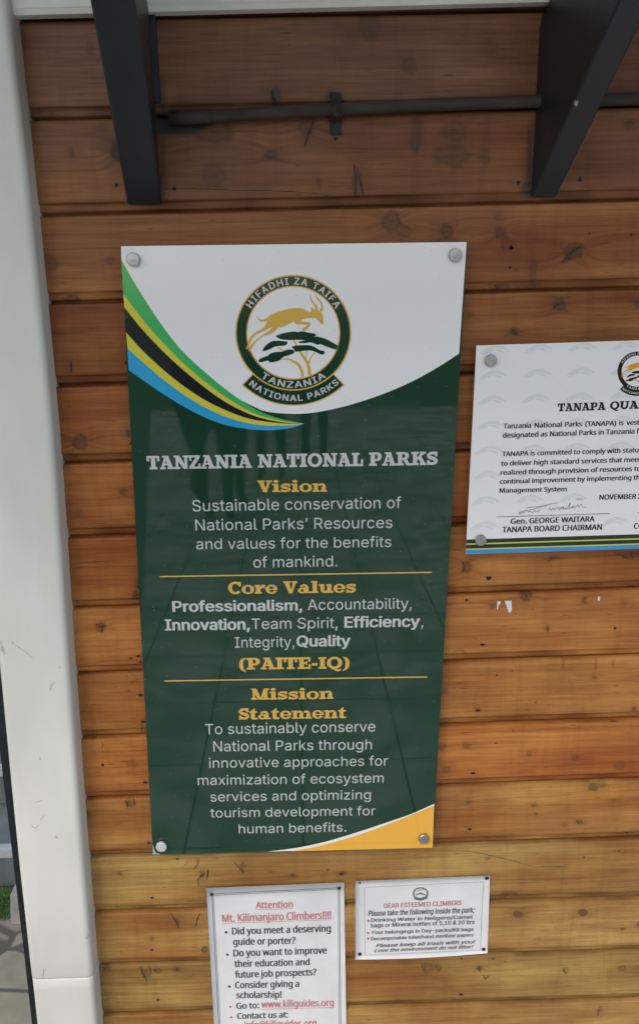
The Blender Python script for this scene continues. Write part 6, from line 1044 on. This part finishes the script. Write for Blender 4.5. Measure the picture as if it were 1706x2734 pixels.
for i in range(2600):
    x, y = rg.uniform(-1.7, -.965), rg.uniform(.705, .85); a = rg.uniform(0, 6.28); h = rg.uniform(.015, .035); w = .0016
    d = Vector((math.cos(a), math.sin(a), 0)) * w; tip = Vector((rg.uniform(-.012, .012), rg.uniform(-.012, .012), h)); p = Vector((x, y, .001))
    b = len(gb.v); gb.v += [p - d, p + d, p + tip]; gb.f.append((b, b + 1, b + 2)); gb.mi.append(0)
go = obj("grass", gb.v, gb.f, [mat("grass_blades", (.07, .125, .05), .6, .3, var=.4, vscale=80)]); tag(go, "short green lawn grass beside the paving past the post", "grass", kind='stuff')
M_conc = mat("weathered_concrete", (.27, .26, .24), .85, var=.3, vscale=22, bump=.3, bscale=60)
kb = MB(); kb.prism([Vector(p) for p in ((-.955, .69, .002), (-.80, .69, .002), (-.80, .69, .105), (-.945, .69, .115))], [Vector(p) for p in ((-.955, .90, .002), (-.80, .90, .002), (-.80, .90, .105), (-.945, .90, .115))])
tag(kb.build("kerb_stone", [M_conc]), "weathered grey kerb stone at the edge of the grass behind the black frame", "kerb")
stp = thing("concrete_steps", "dark grey steps with white painted edges seen past the left of the post", "steps", (-1.6, .9, 0))
M_sg = mat("grey_step_paint", (.11, .135, .145), .6, var=.2, vscale=12, bump=.1); M_sw = mat("white_step_paint", (.33, .36, .37), .55, var=.1, vscale=30)
for i in range(4):
    y = .87 + .26 * i; z = .15 * i
    b = MB(); b.box((-2.6, y, z - .001 if i else .001), (-.90, y + 1.2 - .26 * i, z + .117)); b.build("step", [M_sg], stp)
    b = MB(); b.box((-2.6, y - .004, z + .1175), (-.90, y + .030, z + .1485)); b.box((-2.6, y + .0305, z + .1175), (-.90, y + .262, z + .1455), 1); b.build("step_edge", [M_sw, M_sg], stp)

# ------------------------------------------------------------------ roof above and planting across the path (they shade the wall and are mirrored in the acrylic)
rb_ = MB(); rb_.prism([Vector((-1.9, .3, 3.24)), Vector((2.2, .3, 3.24)), Vector((2.2, .3, 3.31)), Vector((-1.9, .3, 3.31))], [Vector((-1.9, -ROOF, 3.30)), Vector((2.2, -ROOF, 3.30)), Vector((2.2, -ROOF, 3.37)), Vector((-1.9, -ROOF, 3.37))])
tag(rb_.build("veranda_roof", [mat("pale_ceiling_boards", (.62, .62, .58), .6, var=.08, vscale=6, stretch=(1, 12, 1))]), "pale boarded veranda roof projecting over the timber wall", "roof")
uw = MB(); uw.box((-.43, .002, 2.55), (1.75, .05, 3.24)); tag(uw.build("gable_board", [M_wood]), "plain board strip closing the wall between the cream trim and the roof", "board")
bw = MB(); bw.box((-.43, .021, 0.0), (1.75, .12, 2.545)); tag(bw.build("backing_wall", [M_black]), "dark backing wall the pine boards are nailed to", "wall")

# ------------------------------------------------------------------ people standing on the terrace across from the sign, mirrored in the acrylic
M_skin = mat("skin", (.22, .12, .08), .5); M_hair = mat("dark_hair", (.015, .012, .01), .6)
def person(loc, face, shirt, trousers, stride, label):
    r = thing("person", label, "person", loc)
    r.rotation_euler = (0, 0, face); bpy.context.view_layer.update()
    J = {'pelvis': (0, 0, .95, .125), 'waist': (0, .01, 1.10, .12), 'chest': (0, .0, 1.30, .145), 'neck0': (0, .01, 1.45, .07), 'neck': (0, 0, 1.52, .052), 'chin': (0, -.02, 1.58, .065), 'head': (0, -.01, 1.66, .085), 'crown': (0, 0, 1.73, .06)}
    E_ = [('pelvis', 'waist'), ('waist', 'chest'), ('chest', 'neck0'), ('neck0', 'neck'), ('neck', 'chin'), ('chin', 'head'), ('head', 'crown')]
    for n, sx in (('l', 1), ('r', -1)):
        st = stride * sx
        J.update({'sh' + n: (.17 * sx, .01, 1.40, .062), 'el' + n: (.23 * sx, .03, 1.13, .045), 'wr' + n: (.22 * sx, -.06 - st * .2, .90, .030), 'ha' + n: (.215 * sx, -.085 - st * .2, .82, .034),
                  'hi' + n: (.095 * sx, 0, .88, .098), 'kn' + n: (.11 * sx, -.02 - st * .5, .50, .064), 'an' + n: (.115 * sx, .01 - st * .6, .10, .046), 'to' + n: (.125 * sx, -.15 - st * .6, .035, .036)})
        E_ += [('chest', 'sh' + n), ('sh' + n, 'el' + n), ('el' + n, 'wr' + n), ('wr' + n, 'ha' + n), ('pelvis', 'hi' + n), ('hi' + n, 'kn' + n), ('kn' + n, 'an' + n), ('an' + n, 'to' + n)]
    K = list(J); m = bpy.data.meshes.new("body"); m.from_pydata([J[k][:3] for k in K], [(K.index(a), K.index(b)) for a, b in E_], [])
    o = bpy.data.objects.new("body", m); COL.objects.link(o)
    sk = o.modifiers.new("skin", 'SKIN'); o.modifiers.new("sub", 'SUBSURF').levels = 2
    o.modifiers["sub"].render_levels = 2
    for k, v in zip(K, m.skin_vertices[0].data): v.radius = (J[k][3] * (1.25 if k in ('chest', 'waist', 'pelvis') else 1), J[k][3]); v.use_root = k == 'pelvis'
    dg = bpy.context.evaluated_depsgraph_get(); me2 = bpy.data.meshes.new_from_object(o.evaluated_get(dg)); bpy.data.objects.remove(o)
    for mm_ in (M_skin, shirt, trousers, M_hair, M_jamb): me2.materials.append(mm_)
    for p in me2.polygons:
        c = p.center; p.use_smooth = True
        arm = abs(c.x) > .19
        p.material_index = 4 if c.z < .09 else 0 if (c.z < .90 and arm) else 2 if c.z < .96 else 1 if c.z < 1.50 else 3 if (c.z > 1.70 or (c.z > 1.60 and c.y > .01)) else 0
    b = bpy.data.objects.new("body", me2); COL.objects.link(b); b.parent = r
    h = MB(); h.lathe((0, -.098, 1.625), (0, -1, -.15), [(0, .016), (.012, .013), (.022, .006)], 10); f_ = h.build("nose", [M_skin], None, True); f_.parent = r
    for sx in (-1, 1):
        h = MB(); h.lathe((.032 * sx, -.088, 1.652), (0, -1, 0), [(0, .012), (.006, .009), (.008, .003)], 10); f_ = h.build("eye", [M_hair], None, True); f_.parent = r
    h = MB(); h.box((-.022, -.094, 1.586), (.022, -.082, 1.594)); f_ = h.build("mouth", [M_hair]); f_.parent = r
    return r
M_navy = mat("navy_cloth", (.02, .03, .05), .8); M_drk = mat("charcoal_cloth", (.022, .022, .024), .85); M_olive = mat("olive_cloth", (.05, .05, .03), .85); M_rust = mat("rust_cloth", (.16, .05, .03), .8)
person((-.98, -6.2, 0), math.pi * .80, M_navy, M_drk, .5, "walker in navy jacket and charcoal trousers on the terrace")
person((-.30, -7.4, 0), math.pi * 1.05, M_olive, M_drk, .05, "person in olive jacket standing on the terrace")
person((.20, -8.2, 0), math.pi, M_rust, M_navy, .10, "person in rust shirt and navy trousers standing on the terrace")
person((-.62, -6.0, 0), math.pi * .9, M_drk, M_navy, .4, "walker in charcoal jacket and navy trousers beside the walker in navy")
